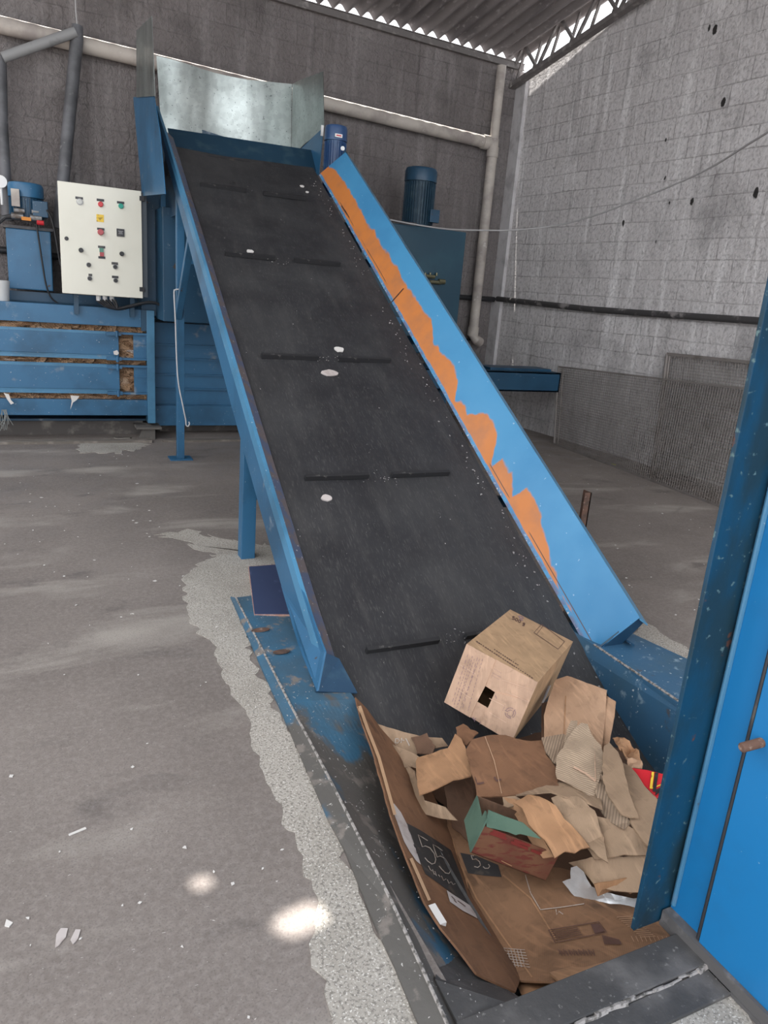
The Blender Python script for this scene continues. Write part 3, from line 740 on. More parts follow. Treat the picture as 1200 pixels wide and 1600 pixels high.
# ============================================================ STEEL COLUMN (right foreground)
colm = thing('machine_column', (1.55, .95, 0), 'tall bright blue steel column plate with dark flange at the right edge beside the pit', 'steel column')
mb = MB(); mb.plate([(1.395, 1.105, .0), (1.53, 1.105, .0), (1.53, 1.105, 3.2), (1.375, 1.105, 3.2)], .012, (0, -1, 0)); link('flange', mb, lay('grimy_teal_flange', (0.006, 0.055, 0.11), [((0.012, 0.035, 0.05), 6, .42, .62, (1, 1, .4)), ((0.10, 0.17, 0.18), 45, .62, .70, (1, 1, 1), 4), ((0.10, 0.05, 0.04), 14, .68, .72), ((0.3, 0.36, 0.38), 90, .72, .75)], .4, bump=(30, .2, .003)), colm, 'dark blue grimy flange', bevel=.002)
mb = MB(); mb.box((1.515, .985, 0), (1.53, 1.10, 3.2)); link('web', mb, M_BLUE_B, colm)
mb = MB(); mb.tube([(1.513, 1.092, 0.06), (1.513, 1.092, 3.2)], .007, 8); link('weld_bead', mb, M_BLUE_L, colm)
mb = MB(); mb.box((1.495, -.2, .045), (1.51, .985, 3.2)); link('side_panel', mb, M_BLUE_B, colm, 'raised bright blue side panel', bevel=.003)
mb = MB(); mb.box((1.482, .45, 0), (1.53, 1.10, .012)); mb.bar((1.50, 1.10, .02), (1.50, .45, .02), .03, .05); link('base_bead', mb, lay('grey_sealant', (0.10, 0.095, 0.095), [((0.2, 0.19, 0.19), 15, .5, .7)], .8), colm, 'dark grey seam along the base')
mb = MB(); mb.tube([(1.498, .990, 0.05), (1.498, .990, 3.2)], .005, 6); link('panel_seam', mb, M_STEELD, colm, 'dark seam beside the raised panel')
tp = aX(1164, 1167, 1.44)
mb = MB(); r = .0115; pts = []; rs = []
for i in range(60): pts.append((1.43 + i * .0015, tp.y, tp.z)); rs.append(r if i % 2 else r * .86)
pts = [(1.428, tp.y, tp.z)] + pts; rs = [r * .7] + rs
mb.tube(pts, rs, 16); link('threaded_rod', mb, M_RUST, colm, 'rusty threaded rod end')

# ============================================================ HOPPER with galvanised guard
hop = thing('feed_hopper', (1.8, 7.6, 1.2), 'blue feed hopper with bare galvanised guard sheets at the conveyor head', 'hopper')
XL = .985
mb = MB(); q = [aX(*p_, XL) for p_ in ((213, 48), (237, 25), (242, 150), (213, 152))]; mb.plate(q, .004, (-1, 0, 0)); link('guard_sheet', mb, M_GALV, hop, 'upright galvanised sheet on the left')
mb = MB(); q = [aX(*p_, XL + .01) for p_ in ((208, 152), (240, 146), (250, 210), (258, 303), (222, 306))]; mb.plate(q, .006, (-1, 0, 0)); link('side_panel', mb, M_BLUE, hop)
YG = 8.02
a = aY(244, 88, YG); b = aY(385, 125, YG); c = aY(385, 233, YG); d = aY(262, 212, YG); d0 = aY(245, 180, YG)
mb = MB()
def gridplate(m, A, B, Cc, D, nx, ny, fn, nrm, t=.004):
    b0 = len(m.v)
    for j in range(ny + 1):
        for i in range(nx + 1):
            u_, v_ = i / nx, j / ny; p = A.lerp(B, u_).lerp(D.lerp(Cc, u_), v_); m.v.append(p + nrm * fn(u_, v_))
    n1 = (nx + 1) * (ny + 1)
    for q_ in range(n1): m.v.append(m.v[b0 + q_] - nrm * t)
    for j in range(ny):
        for i in range(nx):
            s_ = b0 + j * (nx + 1) + i; m.f.append([s_, s_ + 1, s_ + nx + 2, s_ + nx + 1]); m.f.append([s_ + n1, s_ + n1 + nx + 1, s_ + n1 + nx + 2, s_ + n1 + 1])
gridplate(mb, a, b, c, aY(252, 211, YG), 24, 8, lambda u_, v_: .035 * math.sin(u_ * 6.2 + .6) * (1 - .3 * v_), Vector((0, -1, 0)))
g1 = link('guard_sheet', mb, M_GALV, hop, 'wide galvanised back sheet, left half', smooth=True)
e = aY(457, 131, YG); f_ = aY(455, 246, YG)
mb = MB(); gridplate(mb, b, e, f_, c, 12, 6, lambda u_, v_: .012 * math.sin(u_ * 3.1 + 1), Vector((0, -1, 0))); link('guard_sheet', mb, M_GALV, hop, 'galvanised back sheet, right half', smooth=True)
# right flared sheet
g = aY(503, 111, 7.25); h_ = aY(505, 199, 7.25)
mb = MB(); gridplate(mb, e, g, h_, f_, 10, 6, lambda u_, v_: .01 * math.sin(u_ * 5), Vector((-1, 0, 0))); link('guard_sheet', mb, M_GALV, hop, 'galvanised side sheet flaring towards the conveyor', smooth=True)
# sheets below the galvanised part
mb = MB(); mb.plate([aY(245, 180, YG + .01), aY(455, 247, YG + .01), aY(455, 330, YG + .01), aY(262, 300, YG + .01)], .006, (0, -1, 0)); link('back_panel', mb, M_BLUE_D, hop)
mb = MB(); mb.plate([f_, h_, aY(498, 272, 7.25), aY(452, 320, YG)], .006, (-1, 0, 0)); link('side_panel', mb, M_BLUE, hop)
mb = MB(); xr = h_.x
mb.box((1.13, 7.30, 1.20), (xr - .02, 8.05, 2.2)); mb.box((1.13, 7.92, 2.2), (xr - .02, 8.05, 2.6))
link('hopper_body', mb, M_BLUE_D, hop, bevel=.004)
q = [aY(222, 305, 7.6), aY(256, 302, 7.6), aY(275, 462, 7.6), aY(232, 468, 7.6)]
mb = MB(); mb.box((1.165, 7.6, 1.22), (1.30, 8.0, 2.34)); mb.box((q[0].x + .0, 7.765, 1.22), (1.30, 8.0, 2.34)); link('hopper_body', mb, M_BLUE_D, hop, bevel=.004)
mb = MB(); mb.box((q[1].x - .03, 7.58, 1.22), (q[1].x + .02, 7.6, 2.36)); link('stiffener', mb, M_BLUE, hop)
# clip
p = aY(503, 205, 7.2); mb = MB(); mb.box((p.x - .012, 7.19, p.z - .04), (p.x + .012, 7.2, p.z + .05)); link('clip', mb, M_WHITE, hop, 'small white clip on the sheet edge')

# ============================================================ BALER
YF = 7.75
def Z(x, y): return aY(x, y, YF).z
bal = thing('baler', (0.3, 8.2, 0), 'large blue horizontal baler with open bale chamber full of cardboard, behind the conveyor', 'baler')
XLE = -1.3
XP0, XP1 = aY(229, 570, YF).x, aY(241, 570, YF).x
XD = aY(186, 560, YF).x
def zz(v): return Z(115, 400 + v / 3)
def beam(name, v0, v1, x0, x1, yf, dep, mat, lab=None):
    m = MB(); m.box((x0, yf, zz(v1)), (x1, yf + dep, zz(v0))); return link(name, m, mat, bal, lab, bevel=.004)
beam('top_beam', 232, 318, XLE, XP0, YF - .02, .16, M_BLUE)
beam('bottom_beam', 671, 745, XLE, XP0, YF - .02, .16, M_BLUE)
for (v0, v1, v2, v3) in ((346, 358, 458, 478), (503, 516, 622, 643)):
    pn = beam('door_panel', v1, v2, XLE, XD, YF - .01, .02, M_BLUE)
    for (q0, q1) in ((v0, v1), (v2, v3)):
        m = MB(); m.box((XLE, YF - .012, zz(q1)), (XD + .01, YF + .05, zz((q0 + q1) / 2 - 2))); m.box((XLE, YF + .0, zz(q1)), (XD, YF + .04, zz(q0))); link('flange', m, M_BLUE_L, pn)
    m = MB(); m.box((XD - .02, YF - .035, zz(q1) - .0), (XP0, YF + .03, zz(q1) + .018)); link('rail', m, M_BLUE, bal)
    m = MB(); m.box((XD - .02, YF - .035, zz(v0) - .02), (XP0, YF + .03, zz(v0))); link('rail', m, M_BLUE, bal)
    for vv in (v0 + 8, v2 + 14):
        m = MB(); m.box((XD - .12, YF - .06, zz(vv + 8)), (XD + .02, YF - .03, zz(vv - 8))); m.tube([(XD - .02, YF - .065, zz(vv) - .03), (XD - .02, YF - .065, zz(vv) + .03)], .014, 8); link('hinge', m, M_BLUE, bal)
    m = MB()
    xr0 = aY(209, 570, YF).x
    for vv in ((v0 + v3) / 2 - 12,): m.box((xr0, YF - .01, zz(vv) - .006), (XP0, YF + .05, zz(vv) + .006))
    m.box((xr0, YF + .0, zz(v3)), (XP0, YF + .012, zz(v0))); link('rib_panel', m, M_BLUE, bal)
mb = MB(); mb.box((XP0, YF - .05, .16), (XP1, YF + .12, zz(232) + .0)); link('end_post', mb, M_BLUE_L, bal, bevel=.004)
mb = MB(); mb.box((XP0 - .05, YF - .05, zz(232) - .2), (XP0, YF - .03, zz(232))); link('bracket', mb, M_BLUE_D, bal)
mb = MB(); mb.box((XP0 - .12, YF - .12, .11), (XP1 + .05, YF + .15, .13)); mb.box((XP0 - .05, YF - .08, 0), (XP1 - .01, YF - .06, .11)); mb.plate([(XP0 - .10, YF - .07, 0), (XP1 - .01, YF - .07, 0), (XP1 - .01, YF - .07, .11), (XP0 - .06, YF - .07, .11)], .02, (0, -1, 0)); link('foot', mb, lay('grimy_foot', (0.12, 0.11, 0.10), [((0.25, 0.23, 0.2), 12, .5, .7)], .8), bal, 'grey grimy foot bracket')
# chamber shell
mb = MB(); mb.box((XLE, YF + .15, .15), (XP1, 8.55, .17)); mb.box((XLE, YF + .1, zz(232) - .03), (XP1 + .1, 8.55, zz(232) - .0)); mb.box((XLE, 8.5, .15), (XP1, 8.55, zz(232))); mb.box((XLE, 8.2, 1.2), (aY(215, 450, 8.2).x, 8.25, 1.36)); link('chamber', mb, M_BLUE_D, bal)
# right hand press box with ribs
YR = 7.95
xr2 = 3.9
mb = MB(); mb.box((XP1 - .02, YR, .13), (xr2, 8.6, 1.15)); link('press_body', mb, M_BLUE, bal)
mb = MB()
for (x, y) in ((330, 541), (330, 562), (330, 586), (330, 608), (330, 633)):
    z = aY(x, y, YR).z; mb.box((XP1, YR - .035, z - .006), (xr2, YR, z + .006))
link('stiffening_rib', mb, M_BLUE, bal)
mb = MB(); z0 = aY(330, 633, YR).z; mb.box((XP1, YR - .06, .10), (xr2, YR + .1, z0)); link('bottom_beam', mb, M_BLUE, bal, bevel=.003)
mb = MB(); mb.box((XP1, YR - .05, aY(300, 492, YR).z), (xr2, YR + .1, aY(300, 474, YR).z)); link('top_beam', mb, M_BLUE, bal, bevel=.003)
# cylinder frame on the right side
YC = 7.35
p1 = aY(757, 575, YC); p2 = aY(879, 583, YC); z1 = aY(872, 613, YC).z
mb = MB(); mb.box((2.9, YC, z1), (p2.x - .02, YC + .02, p2.z)); mb.box((2.9, YC, p2.z - .02), (p2.x - .02, YC + .55, p2.z)); mb.box((p2.x - .04, YC, z1), (p2.x - .02, YC + .55, p2.z)); mb.box((2.9, YC + .53, z1), (p2.x - .02, YC + .55, p2.z + .0)); mb.box((2.9, YC, z1), (p2.x - .02, YC + .55, z1 + .02))
mb.box((p1.x + .15, YC + .1, p2.z), (p2.x - .1, YC + .4, p2.z + .03))
mb.box((4.3, YC + .2, 0), (4.4, YC + .3, z1)); mb.box((3.3, YC + .2, 0), (3.4, YC + .3, z1)); mb.box((4.35, YC + .3, p2.z), (4.62, YC + .5, p2.z + .2))
link('cylinder_frame', mb, M_BLUE_D, bal, bevel=.003)
# dark beam under the baler
mb = MB(); mb.box((XLE, 7.95, 0), (XP0 - .02, 8.1, .16)); mb.box((XP1 + .1, 8.1, 0), (3.6, 8.2, .12)); link('skid', mb, lay('grimy_skid', (0.09, 0.08, 0.075), [((0.2, 0.18, 0.16), 7, .5, .7)], .9), bal, 'grimy dark skid under the chamber')
mb = MB(); mb.box((XLE - .3, 7.50, 0), (1.04, 7.60, .025)); mb.box((1.15, 7.52, 0), (2.6, 7.6, .018)); tag(link('timber_strip', mb, lay('grimy_timber', (0.16, 0.14, 0.12), [((0.26, 0.23, 0.2), 9, .5, .7, (1, 5, 1))], .9)), 'low grimy timber strip on the floor along the baler foot', 'timber')
# the bale inside: crumpled cardboard, one compressed mass
mb = MB(); nx, nz_ = 190, 60; x0, x1 = XLE + .02, XP1 - .02; z0, z1_ = zz(740), zz(232) - .04
for j in range(nz_ + 1):
    for i in range(nx + 1):
        x = x0 + (x1 - x0) * i / nx; z = z0 + (z1_ - z0) * j / nz_
        q = Vector((x * 9, z * 22, 0)); dd = noise.cell(Vector((x * 14 + 2 * noise.noise(q * .5), z * 30 + 2 * noise.noise(q * .4 + Vector((5, 0, 0))), 0))) * .035 + .03 * noise.noise(q)
        mb.v.append(Vector((x, YF + .043 + max(-.02, min(.03, dd)), z)))
for j in range(nz_):
    for i in range(nx): a = j * (nx + 1) + i; mb.f.append([a, a + 1, a + nx + 2, a + nx + 1])
n0 = len(mb.v); mb.add([(x0, 8.4, z0), (x1, 8.4, z0), (x1, 8.4, z1_), (x0, 8.4, z1_)], [(0, 1, 2, 3)])
def balemat():
    k = NB('pressed_cardboard_bale'); v = k.n('TexVoronoi'); k.set(v, 'Vector', k.co((1, 1, 2.6))); k.set(v, 'Scale', 11.0)
    cr = k.n('ValToRGB'); e = cr.color_ramp; e.elements[0].color = (0.25, 0.13, 0.065, 1); e.elements[1].color = (0.72, 0.5, 0.32, 1)
    a = e.elements.new(.35); a.color = (0.55, 0.34, 0.19, 1); a = e.elements.new(.93); a.color = (0.58, 0.38, 0.24, 1); a = e.elements.new(.95); a.color = (0.72, 0.72, 0.75, 1)
    sp = k.n('SeparateXYZ'); k.set(sp, 0, v.outputs['Color']); k.set(cr, 0, sp.outputs[0])
    wv = k.n('TexWave'); k.set(wv, 'Vector', k.co((1, 1, 3), rot=(0, .6, 0))); k.set(wv, 'Scale', 18.0); k.set(wv, 'Distortion', 9.0)
    c = k.mix(k.rng(wv.outputs['Fac'], .0, .35), (0.10, 0.05, 0.03), cr.outputs[0]); k.bump(wv.outputs['Fac'], .6, .02)
    return k.out(c, .85)
bl = link('cardboard_bale', mb, balemat()); bl['kind'] = 'stuff'
tag(bl, 'compressed mass of waste cardboard showing through the baler gaps', 'cardboard bale')
# scraps hanging out of the gaps
def scrap(pts, lab, name='plastic_scrap', mat=M_TAPE):
    m = MB(); m.plate([aY(x, y, YF - .09) for x, y in pts], .004, (0, -1, 0)); return tag(link(name, m, mat), lab, 'scrap')
scrap([(6, 614), (14, 616), (17, 625), (22, 630), (17, 632), (11, 624)], 'white plastic scrap hanging from the lowest baler gap near the left edge')
scrap([(110, 618), (124, 619), (120, 625), (114, 629), (110, 640), (112, 627)], 'white plastic scrap hanging from the lowest baler gap, middle of the beam')
scrap([(177, 549), (183, 547), (186, 552), (183, 555), (178, 554)], 'small white scrap caught at the upper door hinge of the baler')
mb = MB()
for i in range(9):
    p = aY(3 + i * .9, 640, YF - .1); mb.tube([p, p + Vector((R_.uniform(-.03, .03), -.01, -.08)), p + Vector((R_.uniform(-.06, .08), -.01, R_.uniform(-.2, -.12)))], .003, 5)
tag(link('frayed_twine', mb, lay('grey_twine', (0.22, 0.23, 0.22))), 'frayed grey twine hanging below the baler beam at the left edge', 'twine')

# hydraulic power pack, left
YT1 = 8.15
tk = thing('hydraulic_power_pack', tuple(aY(45, 450, YT1)), 'blue oil tank with a finned motor and valves on top, left of the control cabinet', 'power pack')
q = [aY(8, 352, YT1), aY(79, 362, YT1), aY(84, 452, YT1), aY(13, 452, YT1)]
mb = MB(); mb.box((q[0].x, YT1, q[2].z - .02), (q[1].x, YT1 + .35, q[1].z)); link('oil_tank', mb, M_BLUE, tk, bevel=.01)
mb = MB(); mb.box((q[0].x - .02, YT1 - .02, q[1].z), (q[1].x + .02, YT1 + .37, q[1].z + .025)); link('tank_lid', mb, M_STEELD, tk)
mz = q[1].z + .025; ce = aY(42, 330, YT1 + .1); top = aY(42, 286, YT1 + .1).z
motor(tk, ce.x, YT1 + .12, mz + .06, .155, top - mz - .06, M_BLUE_D, M_BLUE, .13)
mb = MB(); p = aY(62, 327, YT1 - .06); mb.box((p.x - .06, YT1 - .09, p.z - .07), (p.x + .07, YT1 + .0, p.z + .07)); link('terminal_box', mb, M_BLUE_D, tk, bevel=.006)
mb = MB(); p = aY(24, 308, YT1 - .04); mb.box((p.x - .035, YT1 - .07, p.z - .08), (p.x + .035, YT1 - .02, p.z + .07)); link('valve_block', mb, M_PVC, tk, 'pale valve block')
mb = MB()
for (x, y, r, hh) in ((30, 329, .022, .09), (55, 331, .022, .06), (27, 338, .03, .10), (56, 341, .03, .10)):
    p = aY(x, y, YT1 - .07); mb.tube([p - Vector((hh / 2, 0, 0)), p + Vector((hh / 2, 0, 0))], r, 12)
link('valve', mb, M_STEEL, tk)
p = aY(41, 342, YT1 - .08); mb = MB(); mb.box((p.x - .04, YT1 - .11, p.z - .015), (p.x + .04, YT1 - .05, p.z + .015)); link('fitting', mb, lay('orange_plastic', (.6, .22, .03)), tk, 'orange fitting')
p = aY(63, 348, YT1 - .08); mb = MB(); mb.tube([p - Vector((.03, 0, 0)), p + Vector((.03, 0, 0))], .022, 12); link('cap', mb, M_RED, tk, 'red cap')
mb = MB(); p0 = aY(18, 338, YT1 - .07); p1 = aY(6, 340, YT1 - .07); p2 = aY(-8, 352, YT1 - .07); mb.tube([p0, p1, p2], .022, 10); link('hose', mb, M_BLACK, tk)
def cable(name, pts, r, mat, lab, cat='cable', group=None):
    P = [Vector(p) for p in pts]; out = []
    for i in range(len(P) - 1):
        a = P[max(i - 1, 0)]; b = P[i]; c = P[i + 1]; d = P[min(i + 2, len(P) - 1)]
        for s in range(6):
            t = s / 6; out.append(.5 * ((2 * b) + (c - a) * t + (2 * a - 5 * b + 4 * c - d) * t * t + (3 * b - a - 3 * c + d) * t ** 3))
    out.append(P[-1]); m = MB(); m.tube(out, r, 8); return tag(link(name, m, mat, smooth=True), lab, cat, group)
cable('power_cable', [aY(*p_, 8.05) for p_ in ((73, 328), (79, 338), (84, 355), (88, 375), (92, 400), (95, 415))], .009, M_BLACK, 'black cable from the left motor down behind the cream cabinet')
cable('power_cable', [aY(*p_, 8.08) for p_ in ((57, 350), (60, 370), (66, 410), (72, 445), (80, 465), (92, 475))], .008, M_BLACK, 'thin black cable running down the front of the blue oil tank')
# gauge and white bucket at the left edge
mb = MB(); p = aY(1, 284, 8.3); mb.tube([p, p + Vector((0, -.04, 0))], .055, 20); mb.tube([p + Vector((0, 0, -.2)), p], .012, 8); tag(link('pressure_gauge', mb, M_WHITE), 'round white pressure gauge at the left edge beside the grey pipe', 'gauge')
mb = MB(); p = aY(-6, 471, 7.9); mb.tube([p, p + Vector((0, 0, .14)), p + Vector((0, 0, .19))], [.11, .12, .125], 20); tag(link('bucket', mb, M_WHITE, smooth=True), 'white plastic bucket standing on the baler at the left edge', 'bucket')

# control cabinet
YCB = 7.52
cab = thing('control_cabinet', tuple(aY(160, 462, YCB)), 'cream electrical control cabinet with push buttons and switches, above the baler', 'control cabinet')
tl = aY(90, 283, YCB); tr = aY(221, 298, YCB); bl_ = aY(97, 457, YCB); br_ = aY(223, 467, YCB)
cx0, cx1 = (tl.x + bl_.x) / 2, (tr.x + br_.x) / 2; cz0, cz1 = (bl_.z + br_.z) / 2, (tl.z + tr.z) / 2
mb = MB(); mb.box((cx0 + .015, YCB + .02, cz0 + .01), (cx1 + .05, YCB + .22, cz1 - .01)); link('cabinet_body', mb, lay('dark_grey_enamel', (0.06, 0.075, 0.09)), cab, 'dark blue-grey body', bevel=.004)
mb = MB(); mb.box((cx0, YCB, cz0), (cx1, YCB + .02, cz1)); dr = link('door', mb, M_CREAM, cab, bevel=.004)
def cp(u_, v_):  # zoom crop pixels -> px
    return 100 + u_ / 9.41, 290 + v_ / 9.41
def plate_at(u_, v_, w_, h_, mat, name, dep=.004, par=None, lab=None):
    p = aY(*cp(u_, v_), YCB); m = MB(); m.box((p.x - w_ / 2, YCB - dep, p.z - h_ / 2), (p.x + w_ / 2, YCB, p.z + h_ / 2)); return link(name, m, mat, par or dr, lab)
def knob_at(u_, v_, r, dep, mat, name, lab=None, ring=None):
    p = aY(*cp(u_, v_), YCB); m = MB(); m.tube([(p.x, YCB, p.z), (p.x, YCB - dep * .8, p.z), (p.x, YCB - dep, p.z)], [r, r, r * .8], 20); o = link(name, m, mat, dr, lab)
    if ring: m = MB(); m.tube([(p.x, YCB, p.z), (p.x, YCB - .008, p.z)], r * 1.25, 20); link('bezel', m, ring, dr)
    return o
for (u_, v_) in ((222, 183), (535, 213), (832, 250)): plate_at(u_, v_, .062, .020, M_STEELD, 'name_plate')
knob_at(232, 240, .022, .02, lay('clear_lamp', (.55, .55, .52)), 'indicator_lamp', 'clear lamp', M_STEEL); knob_at(537, 275, .022, .025, M_RED, 'indicator_lamp', 'red lamp'); knob_at(836, 302, .022, .025, M_GREEN, 'indicator_lamp', 'green lamp')
plate_at(531, 480, .062, .062, M_YELLOW, 'warning_sticker', lab='yellow warning sticker')
plate_at(540, 638, .062, .018, M_STEELD, 'name_plate'); knob_at(537, 685, .026, .05, lay('faded_red_plastic', (.45, .10, .11)), 'emergency_stop', 'red mushroom button')
mt = plate_at(830, 693, .066, .066, M_STEELD, 'meter', .012, lab='black square meter')
for i, ww in enumerate((.042, .03, .036)): p = aY(*cp(830, 672 + i * 18), YCB); m = MB(); m.box((p.x - ww / 2, YCB - .0135, p.z - .0015), (p.x + ww / 2, YCB - .012, p.z + .0015)); link('meter_print', m, M_GREYTXT, dr)
knob_at(36, 778, .017, .01, M_STEELD, 'lock')
knob_at(248, 950, .020, .035, M_BLACK, 'selector_switch'); knob_at(848, 1003, .020, .035, M_BLACK, 'selector_switch')
plate_at(552, 903, .060, .020, M_STEELD, 'name_plate'); plate_at(556, 1058, .060, .020, M_STEELD, 'name_plate'); plate_at(550, 950, .034, .036, lay('dull_green', (.10, .26, .2)), 'push_button', .015, lab='green push button'); plate_at(556, 1010, .034, .036, lay('dull_red', (.4, .08, .09)), 'push_button', .015, lab='red push button')
for (u_, v_, pl) in ((362, 1165, 0), (378, 1365, 1), (752, 1195, 2), (758, 1395, 2)):
    knob_at(u_, v_, .017, .03, M_BLACK, 'selector_switch', None, M_STEEL)
    if pl: plate_at(u_ + (8 if pl == 1 else -6), v_ - 50, .030 if pl == 1 else .056, .022, M_STEELD, 'name_plate')
for y in (310, 452): p = aY(220, y, YCB); m = MB(); m.box((p.x - .012, YCB - .008, p.z - .02), (p.x + .03, YCB + .02, p.z + .02)); link('hinge', m, M_BLACK, cab)
for x in (154, 164, 175): p = aY(x, 466, YCB + .1); m = MB(); m.tube([(p.x, YCB + .1, cz0 + .01), (p.x, YCB + .1, cz0 - .05)], .022, 14); link('cable_gland', m, M_WHITE, cab)
for x_ in (cx0 + .1, cx1 - .1): mb = MB(); mb.box((x_, YCB + .14, 1.2), (x_ + .04, YCB + .2, cz0 + .02)); link('support', mb, M_BLUE_D, cab)
# cable bundle
for i in range(7):
    o_ = R_.uniform(-2, 2)
    cable('cable', [aY(x, y + o_ * s_, 7.62 - i * .012) for x, y, s_ in ((150 + i * 5, 468, .3), (165 + i * 3, 477, 1), (185, 482, .8), (205, 478, 1), (228, 473, .8), (245, 474, .8), (262, 484, .6), (300, 490, .4), (335, 494, .4))], .009, M_BLACK, 'black cable in the bundle sagging below the cream cabinet', 'cable', 'cables under the control cabinet')
# hooked wire rod on the far leg
cable('hook_rod', [aY(x, y, 6.70) for x, y in ((279, 452), (274, 453), (272, 458), (274, 500), (276, 560), (279, 600), (286, 635), (290, 655), (291, 664), (294, 666), (296, 662), (295, 659))], .006, lay('pale_wire', (.55, .55, .56), [], .4), 'long pale wire rod with a hooked end hanging beside the rear conveyor leg', 'rod')

# right hydraulic unit with motor
ru = thing('oil_tank_unit', tuple(aY(680, 560, 8.05)), 'tall dark blue oil tank with a ribbed motor on top, right of the conveyor', 'hydraulic unit')
YU = 8.0
q0 = aY(600, 352, YU); q1 = aY(729, 363, YU); zt = q1.z
mb = MB(); mb.box((q0.x - .25, YU, .95), (q1.x, YU + .6, zt)); link('tank', mb, lay('dark_teal_paint', (0.012, 0.052, 0.085), [((0.02, 0.075, 0.11), 2, .45, .7), ((0.2, 0.25, 0.27), 40, .72, .76)], .4), ru, bevel=.012)
mb = MB(); mb.box((q0.x - .2, YU + .02, zt), (aY(652, 350, YU).x, YU + .4, zt + .035)); link('motor_plate', mb, M_STEELD, ru)
cxm = aY(655, 310, YU + .22).x
hb, hc = motor(ru, cxm, YU + .22, zt + .02, .185, aY(655, 268, YU + .22).z - zt + .02, lay('dusty_navy_ribs', (0.015, 0.045, 0.075), [((0.05, 0.09, 0.12), 9, .5, .7)], .6), M_BLUE_D, .15, fins=34)
mb = MB(); mb.box((cxm + .05, YU - .0, zt + .06), (cxm + .17, YU + .06, zt + .20)); link('terminal_box', mb, M_BLUE_D, ru, bevel=.006)
mb = MB()
for (x, y, w_) in ((680, 441, .15), (672, 432, .12), (690, 440, .08)): p = aY(x, y, YU - .03); mb.tube([p - Vector((w_ / 2, 0, 0)), p + Vector((w_ / 2, 0, 0))], .022 if w_ > .1 else .03, 10)
for x in (664, 672, 682): p = aY(x, 431, YU - .03); mb.tube([p, p + Vector((0, 0, .035))], .012, 8)
link('valve', mb, lay('brass', (0.20, 0.19, 0.12), [], .4, .7), ru, 'dull brass valve fitting')

# ============================================================ PIPES ON THE WALLS
def pipe(pts, r, mat, lab, couplings=(), name='drain_pipe'):
    m = MB(); m.tube(pts, r, 16); o = link(name, m, mat, smooth=True); tag(o, lab, 'pipe')
    for (p, d) in couplings:
        m = MB(); p = Vector(p); d = Vector(d).normalized(); m.tube([p - d * .06, p + d * .06], r * 1.16, 16); link('coupling', m, mat, o, smooth=True)
    return o
pa_ = onB(-60, 24, .10); pb_ = onB(770, 225, .10)
pd = pb_ - pa_
pipe([pa_ - pd * .6, pa_ + pd * .3, pb_], .075, M_PVC, 'long dusty beige drain pipe running across the back wall', [(pb_ - pd.normalized() * .12, pd)])
z0_ = onB(771, 98, .16).z
ptx = onB(771, 225, .14)
top_ = Vector((ptx.x, ptx.y, z0_)); bot_ = Vector((ptx.x, ptx.y, onB(764, 525, .14).z))
pp = pipe([top_, Vector((ptx.x, ptx.y, ptx.z))], .058, M_PVC, 'upper beige downpipe from the roof corner to the horizontal pipe')
pp = pipe([Vector((ptx.x, ptx.y, ptx.z + .06)), bot_, bot_ + Vector((.04, -.04, -.06)), bot_ + BWd * .12 + Vector((0, 0, -.09)) + BWn * .02], .066, M_PVC, 'lower beige downpipe in the corner ending in an elbow', [((ptx.x, ptx.y, ptx.z - .1), (0, 0, 1)), (bot_ + Vector((0, 0, .05)), (0, 0, 1))])
# dark conduit along right wall, sagging a little
cond = [onR(x, y, .05) for x, y in ((777, 467), (840, 474), (920, 483), (1000, 489), (1090, 495), (1180, 501))]
cond.append(cond[-1] + (cond[-1] - cond[-2]) * 1.5)
pipe(cond, .034, lay('sooty_black_pipe', (0.045, 0.042, 0.042), [((0.24, 0.22, 0.215), 6, .52, .66)], .7), 'black dust-topped pipe running along the right wall', name='water_pipe')
pipe([onB(775, 468, .05), onB(715, 464, .05), onB(600, 458, .05)], .034, M_BLACK, 'short black pipe on the back wall beside the corner downpipe', name='water_pipe')
pipe([onB(600, 522, .04), onB(755, 532, .04)], .012, M_BLACK, 'thin black pipe low on the back wall by the elbow', name='water_pipe')
# grey pipes, top left
yq = 8.45
a1 = aY(97, 300, yq); a2 = aY(120, 62, yq); a3 = aY(123, 44, yq)
mb = MB(); mb.tube([a1 - (a2 - a1) * .25, a2, a3 + Vector((-.01, 0, .02))], [.058, .06, .05], 14)
o = tag(link('exhaust_pipe', mb, M_PVCG, smooth=True), 'slanting grey pipe rising behind the cream cabinet', 'pipe')
b1 = aY(118, 50, yq - .05); b2 = aY(4, 90, yq - .05); mb = MB(); mb.tube([b1, b2], .045, 14); tag(link('exhaust_pipe', mb, lay('dusty_grey_pipe', (.26, .26, .26), [((.12, .12, .12), 5, .5, .7)]), smooth=True), 'grey pipe bridging between the slanting pipe and the left upright pipe', 'pipe')
mb = MB(); mb.tube([aY(0, 88, yq), aY(3, 200, yq), aY(12, 345, yq)], .055, 14); tag(link('exhaust_pipe', mb, M_PVCG, smooth=True), 'upright grey pipe at the left edge behind the oil tank', 'pipe')
cable('tie_wire', [aY(117, -30, yq), aY(118, 10, yq), aY(120, 34, yq), aY(121, 46, yq)], .006, M_CABLE, 'thin wire holding up the elbow of the slanting grey pipe', 'wire')
# black conduit on the wall behind the tank
pipe([onB(-20, 388, .04), onB(97, 402, .04)], .034, M_BLACK, 'black pipe on the back wall between oil tank and cabinet', name='water_pipe')
